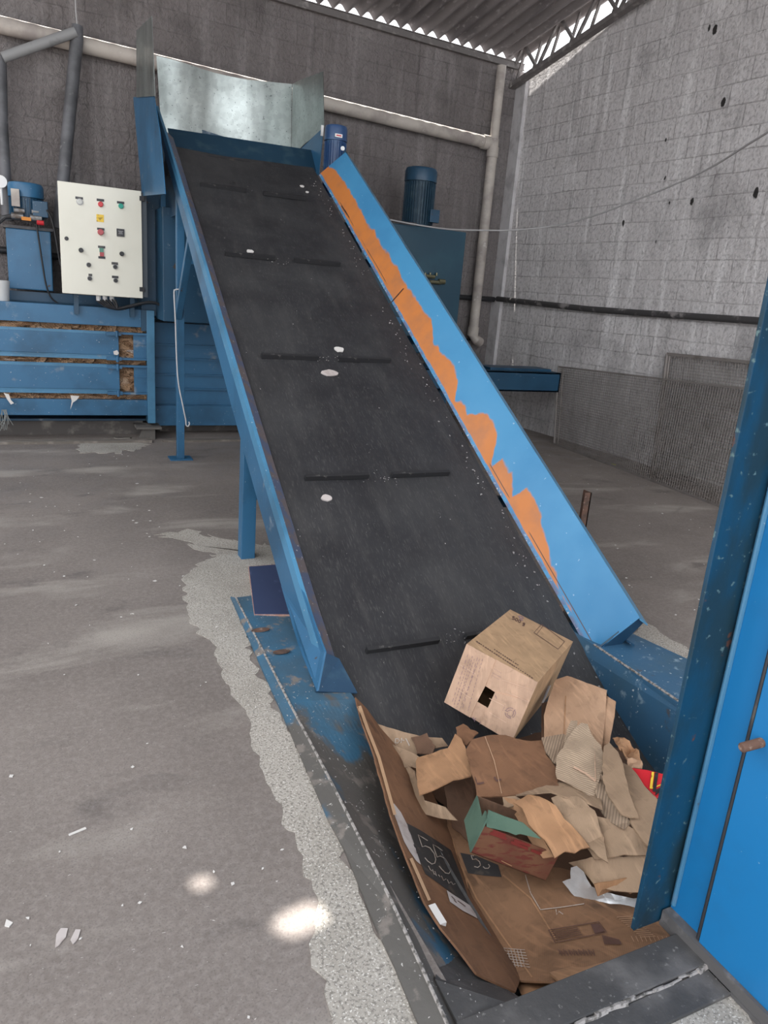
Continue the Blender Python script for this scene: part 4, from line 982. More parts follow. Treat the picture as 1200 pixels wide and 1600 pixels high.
# long slack cable
cab_pts = [(608, 343, 8.0), (650, 351, 7.9), (700, 358, 7.7), (760, 360, 7.4), (810, 359, 7.1), (870, 352, 6.7), (925, 338, 6.2), (980, 318, 5.7), (1050, 290, 5.1), (1110, 262, 4.6), (1165, 228, 4.1), (1225, 190, 3.6), (1290, 140, 3.1)]
cable('slack_cable', [aY(x, y, Y) for x, y, Y in cab_pts], .008, M_CABLE, 'slack grey cable sagging across the corner in front of the right wall', 'cable')

# ============================================================ WIRE MESH PANELS
def meshpanel(TL, TR, BR, BL, cw, ch, lab, fr=.02):
    TL, TR, BR, BL = map(Vector, (TL, TR, BR, BL)); t = thing('wire_mesh_panel', tuple(BL), lab, 'mesh panel')
    m = MB()
    nx = int((TR - TL).length / cw); ny = int((TL - BL).length / ch)
    for i in range(1, nx): m.bar(TL.lerp(TR, i / nx), BL.lerp(BR, i / nx), .0055, .0055)
    for j in range(1, ny): m.bar(TL.lerp(BL, j / ny), TR.lerp(BR, j / ny), .0055, .0055)
    link('wire_grid', m, M_WIRE, t)
    m = MB()
    for a, b in ((TL, TR), (TR, BR), (BR, BL), (BL, TL)): m.bar(a, b, fr, fr)
    m.bar(TL + (TR - TL) * .028, BL + (BR - BL) * .028, fr * .6, fr * .6)
    link('panel_frame', m, M_WIRE, t); return t
bl1 = fl(866, 693, .01); 
tl1 = onR(873, 573, .10); tr1 = onR(1152, 606, .10)
br1 = fl(1165, 806, .01)
d1 = (tr1 - tl1); tr1 = tl1 + d1 * 1.16
meshpanel(tl1, tr1, br1, bl1, .030, .030, 'wide wire mesh panel leaning on the right wall, the front one')
tl2 = onR(1043, 553, .05); bl2 = fl(1007, 738, .0); bl2 = bl2 - RWn * .12
tr2 = onR(1200, 569, .05); br2 = bl2 + (tr2 - tl2)
br2.z = 0; bl2.z = 0
meshpanel(tl2, tr2, br2, bl2, .030, .030, 'taller wire mesh panel leaning on the right wall behind the wide one', .03)
# rusty stub post
p = fl(906, 845, 0); mb = MB(); zt_ = aY(906, 770, p.y).z
mb.box((p.x - .03, p.y - .01, 0), (p.x + .03, p.y + .0, zt_)); mb.box((p.x + .02, p.y - .01, 0), (p.x + .03, p.y + .07, zt_)); tag(link('steel_stub', mb, M_RUST), 'short rusty angle steel stub standing behind the right conveyor side', 'steel stub')

# board on the flange
P4 = [fl(388, 885, .045), fl(452, 880, .045), fl(478, 961, .030), fl(397, 961, .030)]
mb = MB(); mb.plate(P4, .010, (0, 0, 1)); bo_ = link('plywood_board', mb, lay('pink_board_edge', (0.45, 0.25, 0.2), [((0.6, 0.45, 0.38), 30, .5, .7)])); tag(bo_, 'small board with dark blue face and pinkish edge lying beside the left conveyor side', 'board')
mb = MB(); cc = sum(P4, Vector()) / 4; mb.plate([cc + (p - cc) * .975 + Vector((0, 0, .002)) for p in P4], .002, (0, 0, 1)); link('painted_face', mb, lay('indigo_paint', (0.045, 0.06, 0.125), [((0.09, 0.11, 0.2), 12, .6, .72)], .45), bo_, 'dark blue face')
# rusty slot in the pit plate
for (x, y, w_, h_) in ((440, 1018, .040, .012), (407, 984, .045, .012)):
    mb = MB(); p = fl(x, y, .032); n = 12
    mb.plate([(p.x + math.cos(t * 2 * math.pi / n) * w_, p.y + math.sin(t * 2 * math.pi / n) * h_ * 1.6, .0335) for t in range(n)], .004, (0, 0, 1)); link('worn_slot', mb, M_RUST, pit, 'rusty worn slot')

# ============================================================ CARDBOARD IN THE PIT
# the big flattened carton: left leaf leans on the pit side, right leaf lies on the floor of the pit
LL = [(555, 1090, .0), (572, 1108, -.03), (592, 1134, -.10), (640, 1180, -.20), (672, 1232, -.25), (700, 1290, -.27), (738, 1400, -.28), (775, 1460, -.27), (815, 1520, -.22), (805, 1550, -.14), (745, 1520, -.09), (690, 1452, -.05), (664, 1410, -.04), (635, 1342, -.03), (610, 1272, -.02), (585, 1182, .0), (566, 1132, .01)]
big = sheet('cardboard_sheet', LL, C_BROWN, None, 'large brown cardboard sheet with a black 55 panel leaning on the left pit side', 'cardboard', t=.006, crumple=.004, ragged=.002, step=.028, freq=5)
RR = [(690, 1240, -.262), (790, 1230, -.27), (900, 1300, -.262), (1000, 1370, -.20), (1075, 1440, -.10), (1066, 1482, -.03), (1000, 1500, -.035), (945, 1508, -.05), (868, 1536, -.055), (845, 1533, -.12), (808, 1532, -.19), (775, 1465, -.258), (738, 1402, -.268), (700, 1292, -.262)]
flat = sheet('cardboard_sheet', RR, C_MID, None, 'large stained brown cardboard sheet flat on the pit bottom along the front sill', 'cardboard', t=.006, crumple=.004, ragged=.003, step=.03, freq=4, seed=2)
sheet('cardboard_sheet', [(806, 1540, -.22), (870, 1500, -.22), (935, 1500, -.18), (885, 1560, -.10), (830, 1575, -.12)], C_TAN, None, 'small orange-brown cardboard piece showing under the sheets at the front corner', 'cardboard', seed=12, step=.03)
sheet('cardboard_sheet', [(860, 1520, -.075), (960, 1490, -.07), (1066, 1462, -.055), (1073, 1482, -.012), (1000, 1496, -.012), (950, 1514, -.014), (905, 1528, -.018), (874, 1538, -.02)], C_TAN, None, 'long cardboard strip with pale torn edge along the front sill', 'cardboard', seed=14, step=.02, t=.007, crumple=.003)
# pale edges and tape on the big sheet
stroke('torn_edge', big, [[(561, 1104), (573, 1138), (591, 1184), (603, 1227), (616, 1274)], [(641, 1342), (670, 1408)]], lay('pale_torn_edge', (0.62, 0.40, 0.24)), 5, .003, 'pale torn edge')
drape('white_strip', big, [(610, 1258), (615, 1256), (626, 1270), (636, 1290), (650, 1330), (657, 1352), (650, 1346), (640, 1332), (631, 1316)], M_LBL, 8, .002, 'pale printed strip')
tp_ = [hit(big, x, y, .0) for x, y in ((673, 1406), (694, 1440), (700, 1446), (680, 1404))]
m_ = MB(); m_.bar(hit(big, 674, 1416, .0), hit(big, 692, 1446, .0), .022, .016, (0, 0, 1)); link('tape', m_, M_TAPE, big, 'white taped corner roll')
drape('black_panel', big, [(634, 1286), (655, 1297), (680, 1313), (704, 1329), (722, 1375), (737, 1420), (700, 1392), (664, 1366), (648, 1328)], M_INK, 8, .002, 'black printed panel')
def z2(pts): return [(600 + a / 5.4545, 1260 + b / 5.4545) for a, b in pts]
stroke('printed_number', big, [z2([(365, 300), (325, 275), (283, 250), (300, 300), (318, 352), (345, 345), (385, 362), (420, 410), (433, 460), (425, 492), (400, 500), (365, 475), (340, 445)]),
                                z2([(490, 385), (450, 355), (408, 330), (425, 385), (445, 440), (470, 430), (510, 450), (545, 505), (558, 555), (545, 580), (515, 575), (485, 545), (460, 515)])], M_INKW, 1.3, .0045, 'thin white 55')
stroke('printed_lettering', big, [z2([(370, 515), (385, 545), (400, 560)]), z2([(405, 545), (420, 590)]), z2([(425, 560), (440, 600), (420, 580)]), z2([(455, 590), (470, 610)]), z2([(480, 600), (500, 640), (520, 625)]), z2([(530, 630), (545, 665), (560, 650)]), z2([(565, 650), (580, 675), (600, 665)])], M_INKW, .9, .0045)
drape('white_label', big, [(697, 1392), (712, 1402), (737, 1418), (745, 1436), (722, 1424), (702, 1410)], M_LBL, 6, .003, 'pale label')
stroke('label_print', big, [[(704, 1402), (710, 1408)], [(714, 1409), (726, 1418)], [(708, 1408), (712, 1412)]], M_INKB, 1.0, .0045)
drape('black_panel', flat, [(719, 1333), (745, 1338), (778, 1352), (784, 1371), (758, 1369), (731, 1365)], M_INK, 8, .002, 'small black printed panel')
def z2b(pts): return z2(pts)
stroke('printed_number', flat, [z2([(765, 430), (742, 425), (755, 460), (785, 455), (815, 480), (822, 510), (800, 528), (770, 520)]), z2([(845, 520), (860, 535), (890, 535), (902, 518), (890, 500)])], M_INKW, 1.2, .004, 'thin white 55, half covered')
for ln_ in ([(700, 1292), (716, 1345), (745, 1405), (790, 1470), (832, 1528)], [(786, 1368), (830, 1405), (870, 1470)]): stroke('crease', flat, [ln_], C_TAN, 2.4, .0025, 'pale crease')
# stamped prints on the flat sheet
def z6(pts): return [(760 + a / 3.53, 1380 + b / 3.53) for a, b in pts]
stroke('print_outline', flat, [z6([(345, 265), (620, 220), (665, 278), (380, 335), (345, 265)])] + [z6([(358 + 5 * i, 275 + 11 * i), (505 + 6 * i, 250 + 10 * i)]) for i in range(5)], M_INKB, 1.1, .004)
drape('print_block', flat, z6([(575, 232), (620, 226), (655, 272), (600, 284)]), M_INKB, 6, .003)
stroke('print_outline', flat, [z6([(215, -40), (245, 60), (300, 152), (420, 138), (540, 120)]), z6([(385, 150), (390, 180), (402, 162), (425, 178)])], M_INKW, 1.3, .004, 'pale printed frame')
stroke('print_block', flat, [z6([(400 + 9 * i, 372 + (i % 3) * 5), (410 + 9 * i, 400 + (i % 2) * 8)]) for i in range(22)], M_INKB, 1.2, .004)
stroke('print_block', flat, [z6([(640 + 7 * i, 292 + i * 2), (655 + 7 * i, 345)]) for i in range(14)], M_INKB, 1.3, .004)
stroke('print_grid', flat, [z6([(720 + 12 * i, 195 + 10 * i), (800 + 12 * i, 190 + 10 * i)]) for i in range(12)] + [z6([(800 + 24 * i, 300), (815 + 24 * i, 330)]) for i in range(9)], C_LIGHT, 1.0, .004)
stroke('print_grid', flat, [z6([(95, 365 + 14 * i), (215 + 5 * i, 375 + 16 * i)]) for i in range(7)] + [z6([(100 + 18 * i, 372), (125 + 18 * i, 470)]) for i in range(6)], M_INKW, .9, .004)

heap = []
def sh(pts, mat, lab, seed, **k):
    kw = dict(t=.005, crumple=.012, step=.022, ragged=.004, freq=8); kw.update(k)
    return sheet('cardboard_sheet', pts, mat, None, lab, 'cardboard', 'torn cardboard heaped in the pit', seed=seed, **kw)
# dark layers at the bottom of the heap
sh([(600, 1128, -.20), (720, 1120, -.22), (860, 1140, -.22), (980, 1170, -.22), (1035, 1250, -.2), (1000, 1380, -.15), (880, 1370, -.22), (740, 1300, -.26), (660, 1230, -.27), (620, 1180, -.24)], C_DARK, 'dark cardboard sheet at the bottom of the heap, seen in the hollows', 21, step=.04)
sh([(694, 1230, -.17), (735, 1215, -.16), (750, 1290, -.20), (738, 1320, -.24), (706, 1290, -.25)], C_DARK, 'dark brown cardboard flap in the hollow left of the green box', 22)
a_ = sh([(586, 1130, -.085), (604, 1136, -.09), (640, 1146, -.10), (662, 1152, -.12), (690, 1153, -.11), (700, 1166, -.13), (660, 1172, -.13), (640, 1184, -.15), (616, 1162, -.14), (596, 1150, -.12)], C_OLD, 'weathered cardboard strip with pale letters at the upper left of the heap', 23, crumple=.006)
stroke('printed_letters', a_, [[(618, 1154), (618, 1161), (622, 1161), (625, 1158), (622, 1154), (618, 1154)], [(628, 1153), (627, 1161)], [(628, 1157), (632, 1157)], [(634, 1154), (640, 1166)]], M_INKW, 1.6, .004, 'pale worn letters')
sh([(614, 1163, -.12), (634, 1172, -.11), (652, 1180, -.11), (666, 1190, -.12), (655, 1201, -.13), (636, 1200, -.15), (624, 1188, -.16)], C_OLD, 'crushed cardboard roll at the left of the heap beside the leaning sheet', 24, crumple=.02, freq=14)
sh([(626, 1188, -.15), (648, 1206, -.12), (664, 1250, -.13), (700, 1262, -.14), (718, 1283, -.16), (690, 1280, -.17), (657, 1269, -.18), (640, 1230, -.17)], C_OLD, 'tan cardboard tongue pointing right below the left flap', 25)
sh([(648, 1203, -.09), (652, 1182, -.08), (676, 1178, -.07), (700, 1172, -.05), (712, 1150, -.04), (722, 1158, -.03), (732, 1180, -.03), (738, 1206, -.05), (736, 1215, -.06), (700, 1226, -.07), (655, 1241, -.10)], C_TAN, 'folded orange-brown flap in the left middle of the heap', 26, crumple=.012)
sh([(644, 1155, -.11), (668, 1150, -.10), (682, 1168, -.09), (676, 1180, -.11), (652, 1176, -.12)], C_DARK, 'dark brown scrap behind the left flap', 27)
sh([(712, 1136, -.05), (724, 1131, -.04), (746, 1146, -.03), (730, 1168, -.04), (716, 1160, -.06)], C_BROWN, 'reddish brown carton corner sticking out under the upright box', 28)
s1 = sh([(728, 1172, -.02), (736, 1157, -.01), (760, 1150, .01), (790, 1148, .01), (806, 1153, .0), (830, 1158, .0), (848, 1158, -.01), (853, 1180, .0), (868, 1202, .01), (875, 1240, .0), (842, 1239, -.01), (800, 1244, -.03), (746, 1246, -.05), (742, 1225, -.04), (734, 1195, -.02)], C_BROWN, 'wide reddish brown curved sheet just below the upright box', 29, crumple=.010, freq=5)
stroke('crease', s1, [[(758, 1152), (772, 1190), (784, 1241)]], C_LIGHT, 1.2, .004)
for tgt, pts_ in ((s1, [(742, 1222), (746, 1226), (756, 1224)]), (s1, [(772, 1215), (776, 1221), (783, 1219)])): stroke('dark_smudge', tgt, [pts_], M_INKB, 3, .004)
# sheets standing behind, against the right pit side
sb1 = sh([(868, 1062, .06), (886, 1056, .08), (948, 1078, .10), (946, 1120, .02), (940, 1172, -.04), (905, 1168, -.06), (850, 1152, -.06), (850, 1118, .0), (858, 1088, .03)], C_LIGHT, 'clean tan carton flap standing upright at the right of the box', 30, crumple=.003, ragged=.001)
stroke('crease', sb1, [[(884, 1088), (881, 1150)]], C_TAN, 1.5, .003)
sh([(944, 1085, .07), (962, 1096, .08), (960, 1120, .02), (946, 1185, -.05), (934, 1170, -.06)], C_LIGHT, 'narrow tan carton flap just behind the upright flap', 31, crumple=.003, ragged=.001)
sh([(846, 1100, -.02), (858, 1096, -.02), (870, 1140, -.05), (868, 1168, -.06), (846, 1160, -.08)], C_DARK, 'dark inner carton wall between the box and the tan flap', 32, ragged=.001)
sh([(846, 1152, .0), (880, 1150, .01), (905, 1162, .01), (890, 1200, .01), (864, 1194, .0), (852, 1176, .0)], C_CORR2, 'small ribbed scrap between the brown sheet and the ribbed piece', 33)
sh([(886, 1142, .03), (892, 1128, .04), (902, 1128, .04), (900, 1180, .02), (878, 1190, .015), (880, 1165, .02)], C_CORR, 'ribbed cardboard scrap with a ragged top behind the large ribbed piece', 34)
s5 = sh([(872, 1180, .03), (888, 1150, .04), (898, 1138, .06), (908, 1131, .065), (918, 1133, .06), (924, 1146, .05), (938, 1166, .04), (944, 1180, .04), (941, 1200, .045), (937, 1218, .04), (928, 1247, .02), (900, 1232, .02), (870, 1216, .02), (868, 1208, .02)], C_CORR, 'large ribbed cardboard piece with fine parallel ridges, right of the brown sheet', 35, crumple=.007)
stroke('fold', s5, [[(896, 1200), (915, 1210), (936, 1226)]], C_PINK, 3, .005)
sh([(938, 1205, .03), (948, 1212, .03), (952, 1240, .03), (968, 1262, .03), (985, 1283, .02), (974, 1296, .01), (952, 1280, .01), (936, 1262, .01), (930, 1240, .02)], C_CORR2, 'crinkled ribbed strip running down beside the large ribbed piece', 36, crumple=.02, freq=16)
sh([(943, 1168, .07), (952, 1163, .08), (966, 1176, .075), (976, 1205, .07), (982, 1236, .06), (999, 1281, .03), (970, 1274, .04), (958, 1256, .05), (946, 1235, .055), (941, 1200, .06)], C_OLD, 'curled grey-tan cardboard strip standing right of the ribbed piece', 37, crumple=.006)
sh([(968, 1190, .02), (986, 1200, .03), (1024, 1247, .03), (1060, 1300, .02), (1040, 1345, .0), (1008, 1318, .01), (985, 1285, .02), (975, 1240, .03)], C_OLD, 'broad smooth grey-tan cardboard sheet at the right of the heap by the column', 38, crumple=.005)
sh([(905, 1285, -.02), (930, 1275, .0), (965, 1282, .01), (1000, 1300, .01), (1040, 1335, -.01), (1004, 1336, -.03), (975, 1338, -.03), (930, 1342, -.04), (915, 1320, -.04)], C_OLD, 'flat grey-tan piece below the curled strip', 39, crumple=.012)
sh([(862, 1248, .0), (872, 1240, .02), (905, 1246, .03), (930, 1268, .02), (942, 1310, -.01), (950, 1349, -.03), (935, 1341, -.03), (912, 1314, -.02), (885, 1290, -.01)], C_OLD, 'ribbed grey-tan flap tapering to a point in the lower middle of the heap', 40, crumple=.014, freq=13)
sh([(806, 1244, .0), (860, 1239, .01), (882, 1246, .02), (914, 1255, .025), (941, 1264, .03), (936, 1240, .02), (905, 1228, .01), (870, 1222, .0)], C_OLD, 'long pale flap between brown sheet and ribbed piece', 41, crumple=.006)
sh([(786, 1246, -.04), (806, 1248, -.02), (822, 1256, -.02), (838, 1290, -.03), (864, 1338, -.06), (848, 1341, -.07), (830, 1316, -.07), (806, 1276, -.06)], C_TAN, 'narrow orange-brown strip over the green box', 42, crumple=.004)
sh([(802, 1254, .0), (825, 1243, .02), (842, 1248, .02), (868, 1262, .01), (900, 1300, -.01), (922, 1328, -.03), (896, 1334, -.04), (882, 1334, -.04), (866, 1342, -.05), (850, 1316, -.03), (826, 1290, -.01), (816, 1266, .0)], C_KRAFT, 'creased orange-brown kraft paper sheet draped over the green box', 43, crumple=.013, freq=7)
sh([(786, 1262, -.04), (812, 1253, -.03), (815, 1246, -.02), (800, 1241, -.03), (786, 1247, -.04)], C_OLD, 'small grey-tan tab above the green box', 44)
sh([(888, 1348, -.12), (925, 1340, -.05), (975, 1338, -.04), (1010, 1332, -.03), (1050, 1345, -.03), (1045, 1390, -.07), (1000, 1396, -.08), (960, 1392, -.09), (932, 1386, -.11), (914, 1366, -.11)], C_OLD, 'broad tan cardboard piece low on the right above the silver film', 45, crumple=.006)
sh([(928, 1380, -.09), (965, 1374, -.07), (1002, 1364, -.06), (1050, 1360, -.06), (1045, 1385, -.09), (1002, 1388, -.10), (985, 1396, -.11), (972, 1388, -.11), (935, 1398, -.12)], C_TAN, 'torn orange-brown edge piece just above the silver film', 46, crumple=.012, freq=16, ragged=.008)
# silver film, red bag, crumpled paper
M_FILM = lay('silver_film', (0.62, 0.63, 0.64), [((0.45, 0.46, 0.48), 6, .45, .65)], .32, .35, bump=(9, .6, .02))
sheet('plastic_film', [(893, 1356, -.10), (900, 1352, -.08), (912, 1362, -.09), (926, 1385, -.12), (945, 1394, -.14), (990, 1404, -.13), (1040, 1400, -.10), (1045, 1430, -.11), (1000, 1436, -.14), (985, 1439, -.15), (978, 1430, -.16), (940, 1420, -.18), (902, 1404, -.19), (888, 1388, -.18), (880, 1378, -.17), (890, 1372, -.14)], M_FILM, None, 'crumpled silver plastic film at the lower right of the heap', 'plastic film', t=.002, crumple=.02, freq=11, seed=51, step=.016)
rd = sheet('plastic_bag', [(984, 1200, .02), (1000, 1202, .03), (1026, 1208, .03), (1060, 1215, .02), (1055, 1262, .0), (1024, 1246, .01), (1005, 1226, .01)], M_RED, None, 'bright red plastic bag corner with yellow and black stripe at the right of the heap', 'plastic bag', t=.002, crumple=.005, seed=52, step=.02)
stroke('yellow_stripe', rd, [[(1020, 1207), (1016, 1240)]], M_YELLOW, 4, .003, 'yellow stripe'); stroke('black_stripe', rd, [[(1026, 1208), (1021, 1244)]], M_BLACK, 5, .003, 'black stripe')
sheet('crumpled_paper', [(958, 1158, .0), (964, 1151, .02), (984, 1160, .03), (998, 1178, .02), (1003, 1196, .0), (990, 1200, .0), (972, 1180, .01)], C_TAN, None, 'crumpled shiny brown paper against the right pit side', 'paper', t=.003, crumple=.035, freq=22, seed=53, step=.012)
sheet('crumpled_paper', [(976, 1186, .02), (990, 1184, .03), (1002, 1192, .02), (1002, 1202, .01), (984, 1202, .01)], C_LIGHT, None, 'small crumpled tan paper above the red bag', 'paper', t=.003, crumple=.03, freq=22, seed=54, step=.012)

# upright carton --------------------------------------------------------
def frame_box(o, R3, dims, dist_scale, base_o):
    o = CAM + (Vector(base_o) - CAM) * dist_scale; d = [dims[i] * dist_scale for i in range(3)]
    ax = [Vector(R3[i]) for i in range(3)]
    return lambda a, b, c: o + ax[0] * (a * d[0]) + ax[1] * (b * d[1]) + ax[2] * (c * d[2])
K1 = 1.06
ax1 = [(0.5595, -0.8009, -0.2132), (0.8107, 0.5824, -0.0603), (-0.1725, 0.1391, -0.9751)]
B = frame_box(None, ax1, (0.30117466, 0.4934627, 0.2743748), K1, (1.462, 2.162, 0.335))
p000 = B(0, 0, 0)
low = min((B(i, j, k) for i in (0, 1) for j in (0, 1) for k in (0, 1)), key=lambda v: v.z)
bx = thing('cardboard_box', tuple(low), 'upright tan cardboard box marked 500 g, with a square gap in its front flaps', 'cardboard box')
def slabB(fn, u0, u1, v0, v1, w0, w1, name, mat, par, lab=None, bevel=0):
    m = MB(); m.hexa([fn(u0, v0, w0), fn(u1, v0, w0), fn(u1, v1, w0), fn(u0, v1, w0), fn(u0, v0, w1), fn(u1, v0, w1), fn(u1, v1, w1), fn(u0, v1, w1)]); return link(name, m, mat, par, lab, bevel=bevel)
th = .014
slabB(B, 0, 1, 0, 1, 0, th, 'top_wall', C_LIGHT if False else C_TAN if False else card('box_kraft', (0.43, 0.275, 0.155), stain=.78), bx)
MK = bpy.data.materials['box_kraft']
slabB(B, 1 - th, 1, 0, 1, th, 1, 'side_wall', MK, bx)
slabB(B, 0, th, 0, 1, th, 1, 'side_wall', MK, bx)
slabB(B, 0, 1, 1 - th / 2, 1, 0, 1, 'back_wall', MK, bx)
slabB(B, 0, 1, 0, 1, 1 - th, 1, 'bottom_wall', MK, bx)
# four flaps leaving a square hole: left flap, right block, top and bottom flap
def quadflap(pts2, dep, name, mat, lab=None):
    """pts2 in (u,w) on the front face; dep outward"""
    m = MB(); n = len(pts2); outw = -Vector(ax1[1]) * .003
    f_ = [B(u, 0, w) + outw * dep for u, w in pts2]; b_ = [B(u, 0, w) + outw * (dep - 1) for u, w in pts2]
    m.v = f_ + b_; m.f = [list(range(n)), list(range(2 * n - 1, n - 1, -1))] + [[i, i + n, (i + 1) % n + n, (i + 1) % n] for i in range(n)]
    return link(name, m, mat, bx, lab)
def uw(x, y):
    """pixel -> (u,w) on the front face"""
    n_ = Vector(ax1[1]); p = aP(x, y, B(0, 0, 0), n_) - B(0, 0, 0)
    return (p.dot(Vector(ax1[0])) / (.30117466 * K1), p.dot(Vector(ax1[2])) / (.2743748 * K1))
def zb1(a, b): return (680 + a / 5.217, 930 + b / 5.217)
H1 = uw(*zb1(412, 738)); H2 = uw(*zb1(492, 785)); H3 = uw(*zb1(432, 918)); H4 = uw(*zb1(345, 868))
T2 = uw(*zb1(497, 528)); Bt = uw(*zb1(262, 1062))
u1_ = T2[0]; 
quadflap([(0, 0), (T2[0], 0.0), H1, H4, (Bt[0], 1), (0, 1)], 2.2, 'flap', C_PINK, 'left front flap with faint print')
quadflap([(T2[0], 0), (1, 0), (1, .5), (H2[0] + .02, H2[1] + .01), H1, ], 1.2, 'flap', C_PINK, 'upper front flap')
quadflap([H2, (1, .30), (1, 1), (H3[0] - .02, 1), H3], 2.2, 'flap', C_PINK, 'right front flap with recycling mark')
quadflap([H4, H3, (H3[0] + .02, 1), (Bt[0], 1)], 1.0, 'flap', C_PINK, 'lower front flap')
def strokeF(name, lines, mat, wpx=1.0, face='front', lab=None, dep=.0095):
    m = MB()
    if face == 'front': P0 = B(0, 0, 0); N_ = -Vector(ax1[1])
    elif face == 'top': P0 = B(0, 0, 0); N_ = -Vector(ax1[2]); dep = .0012
    else: P0 = B(1, 0, 0); N_ = Vector(ax1[0]); dep = .0012
    for ln in lines:
        for i in range(len(ln) - 1):
            a = Vector(ln[i]); b = Vector(ln[i + 1]); d = (b - a).normalized(); q = Vector((-d.y, d.x)) * wpx / 2; b0 = len(m.v)
            m.v += [aP(*(a + q), P0 + N_ * dep, N_), aP(*(b + q), P0 + N_ * dep, N_), aP(*(b - q), P0 + N_ * dep, N_), aP(*(a - q), P0 + N_ * dep, N_)]; m.f.append([b0, b0 + 1, b0 + 2, b0 + 3])
    return link(name, m, mat, bx, lab)
Z1 = lambda L: [zb1(*p) for p in L]
strokeF('print_outline', [Z1([(868, 236), (1055, 378), (1003, 440), (805, 305), (868, 236)]), Z1([(880, 250), (828, 318)])], M_INKB, .8, 'top')
# 500 g, as large rounded characters that read from the far side
def glyph500(P0, du, dv):
    """P0 lower left in crop px, du advance, dv up"""
    g = []
    def L(pts, k): g.append([zb1(P0[0] + du[0] * (k + a) + dv[0] * b, P0[1] + du[1] * (k + a) + dv[1] * b) for a, b in pts])
    L([(.8, 1), (.15, 1), (.15, .6), (.6, .6), (.8, .4), (.75, .1), (.4, 0), (.1, .12)], 0)
    for k in (1, 2): L([(.45, 0), (.15, .2), (.12, .75), (.4, 1), (.75, .8), (.78, .25), (.45, 0)], k)
    L([(.7, .6), (.4, .65), (.2, .4), (.4, .1), (.7, .2)], 3.4); L([(.72, .65), (.72, -.2), (.5, -.35), (.25, -.25)], 3.4)
    return g
strokeF('printed_lettering', glyph500((622, 192), (25, 12.5), (9, -23)), M_INKB, 1.3, 'top', 'dark 500 g')
strokeF('printed_logo', [Z1([(680, 166), (690, 186), (710, 192), (722, 184)]), Z1([(690, 170), (712, 176), (714, 184)]), Z1([(684, 196), (716, 206)])], M_INKV, 1.2, 'top')
def dashes(a, b, n, duty=.7, seed=0):
    r = random.Random(seed); out = []; a = Vector(a); b = Vector(b)
    for i in range(n): t0 = i / n; t1 = (i + duty * r.uniform(.6, 1.1)) / n; out.append([tuple(a.lerp(b, t0)), tuple(a.lerp(b, min(t1, 1)))])
    return [Z1(l) for l in out]
strokeF('printed_small_lettering', dashes((480, 440), (685, 575), 12, .75, 1) + dashes((335, 375), (800, 680), 26, .75, 2), M_INKB, 1.5, 'top')
strokeF('printed_small_lettering', sum([dashes((385 - 40 * i + (i > 3) * 20, 520 - i * 12), (262 - 42 * i + (i > 3) * 20, 960 - i * 26), 14 - (i % 2) * 5, .7, 10 + i) for i in range(4)], []) + sum([dashes((360 - 40 * i, 520), (190 - 20 * i, 960 - 30 * i), 16, .7, 20 + i) for i in range(3)], []), M_INKV, .55)
strokeF('printed_small_lettering', dashes((480, 600), (545, 640), 5, .4, 5) + dashes((465, 632), (540, 672), 9, .7, 6) + dashes((460, 655), (525, 690), 7, .6, 7), M_INKV, .6)
# recycling mark
rc = []
for k in range(3):
    t0 = k * 2.1 - .5; rc.append(Z1([(612 + 42 * math.cos(t0 + s * .32), 960 + 42 * math.sin(t0 + s * .32)) for s in range(6)])); rc.append(Z1([(612 + 26 * math.cos(t0 + s * .32), 962 + 26 * math.sin(t0 + s * .32)) for s in range(6)]))
    rc.append(Z1([(612 + 26 * math.cos(t0), 962 + 26 * math.sin(t0)), (612 + 50 * math.cos(t0 - .1), 960 + 50 * math.sin(t0 - .1))]))
strokeF('recycling_mark', rc, M_INKV, .7)
strokeF('printed_small_lettering', dashes((570, 900), (548, 945), 4, .6, 8) + [Z1([(300, 1000), (318, 1018), (335, 1000)]), Z1([(310, 992), (322, 1030)]), Z1([(372, 1030), (362, 1052)]), Z1([(490, 815), (500, 845)])], M_INKV, .7)
CH = card('crease_highlight', (0.68, 0.48, 0.36))
for l_ in ([(205, 570), (325, 640)], [(180, 765), (290, 840)], [(575, 785), (760, 870)], [(440, 840), (560, 900)], [(440, 955), (580, 1040)], [(545, 690), (790, 770)]): strokeF('crease', [Z1(l_)], CH, .8, dep=.0088)
strokeF('side_label', [Z1([(940, 735), (875, 890)]), Z1([(925, 740), (865, 895)])], M_LBL, 1.6, 'side', 'white side label')

# green and red-brown open box -----------------------------------------
K2 = 1.085
ax2 = [(0.8484, -0.4194, -0.3231), (0.416, 0.9055, -0.0831), (-0.3274, 0.064, -0.9427)]
G = frame_box(None, ax2, (0.24290217, 0.1540636, 0.09398967), K2, (1.122, 1.458, 0.138))
lowg = min((G(i, j, k) for i in (0, 1) for j in (0, 1) for k in (0, 1)), key=lambda v: v.z)
gb = thing('cardboard_box', tuple(lowg), 'small open box with green sides and a red-printed brown front under the heap', 'cardboard box')
M_GRN = lay('green_card', (0.095, 0.165, 0.12), [((0.06, 0.115, 0.085), 8, .45, .7)], .7)
M_REDP = lay('red_printed_board', (0.12, 0.042, 0.022), [((0.15, 0.065, 0.032), 7, .42, .62), ((0.12, 0.024, 0.015), 20, .5, .6, (1, 1, 4))], .75)
slabB(G, 0, 1, 0, .025, 0, 1, 'front_wall', M_REDP, gb, 'red-brown printed front')
slabB(G, -.012, .004, 0, 1, 0, 1, 'side_wall', M_GRN, gb, 'green side')
slabB(G, 0, 1, .97, 1, 0, 1, 'back_wall', C_DARK, gb); slabB(G, 0, 1, 0, 1, .97, 1, 'bottom_wall', C_DARK, gb)
def onG(x, y): n_ = Vector(ax2[1]); return aP(x, y, G(0, 0, 0) + n_ * .006, n_)
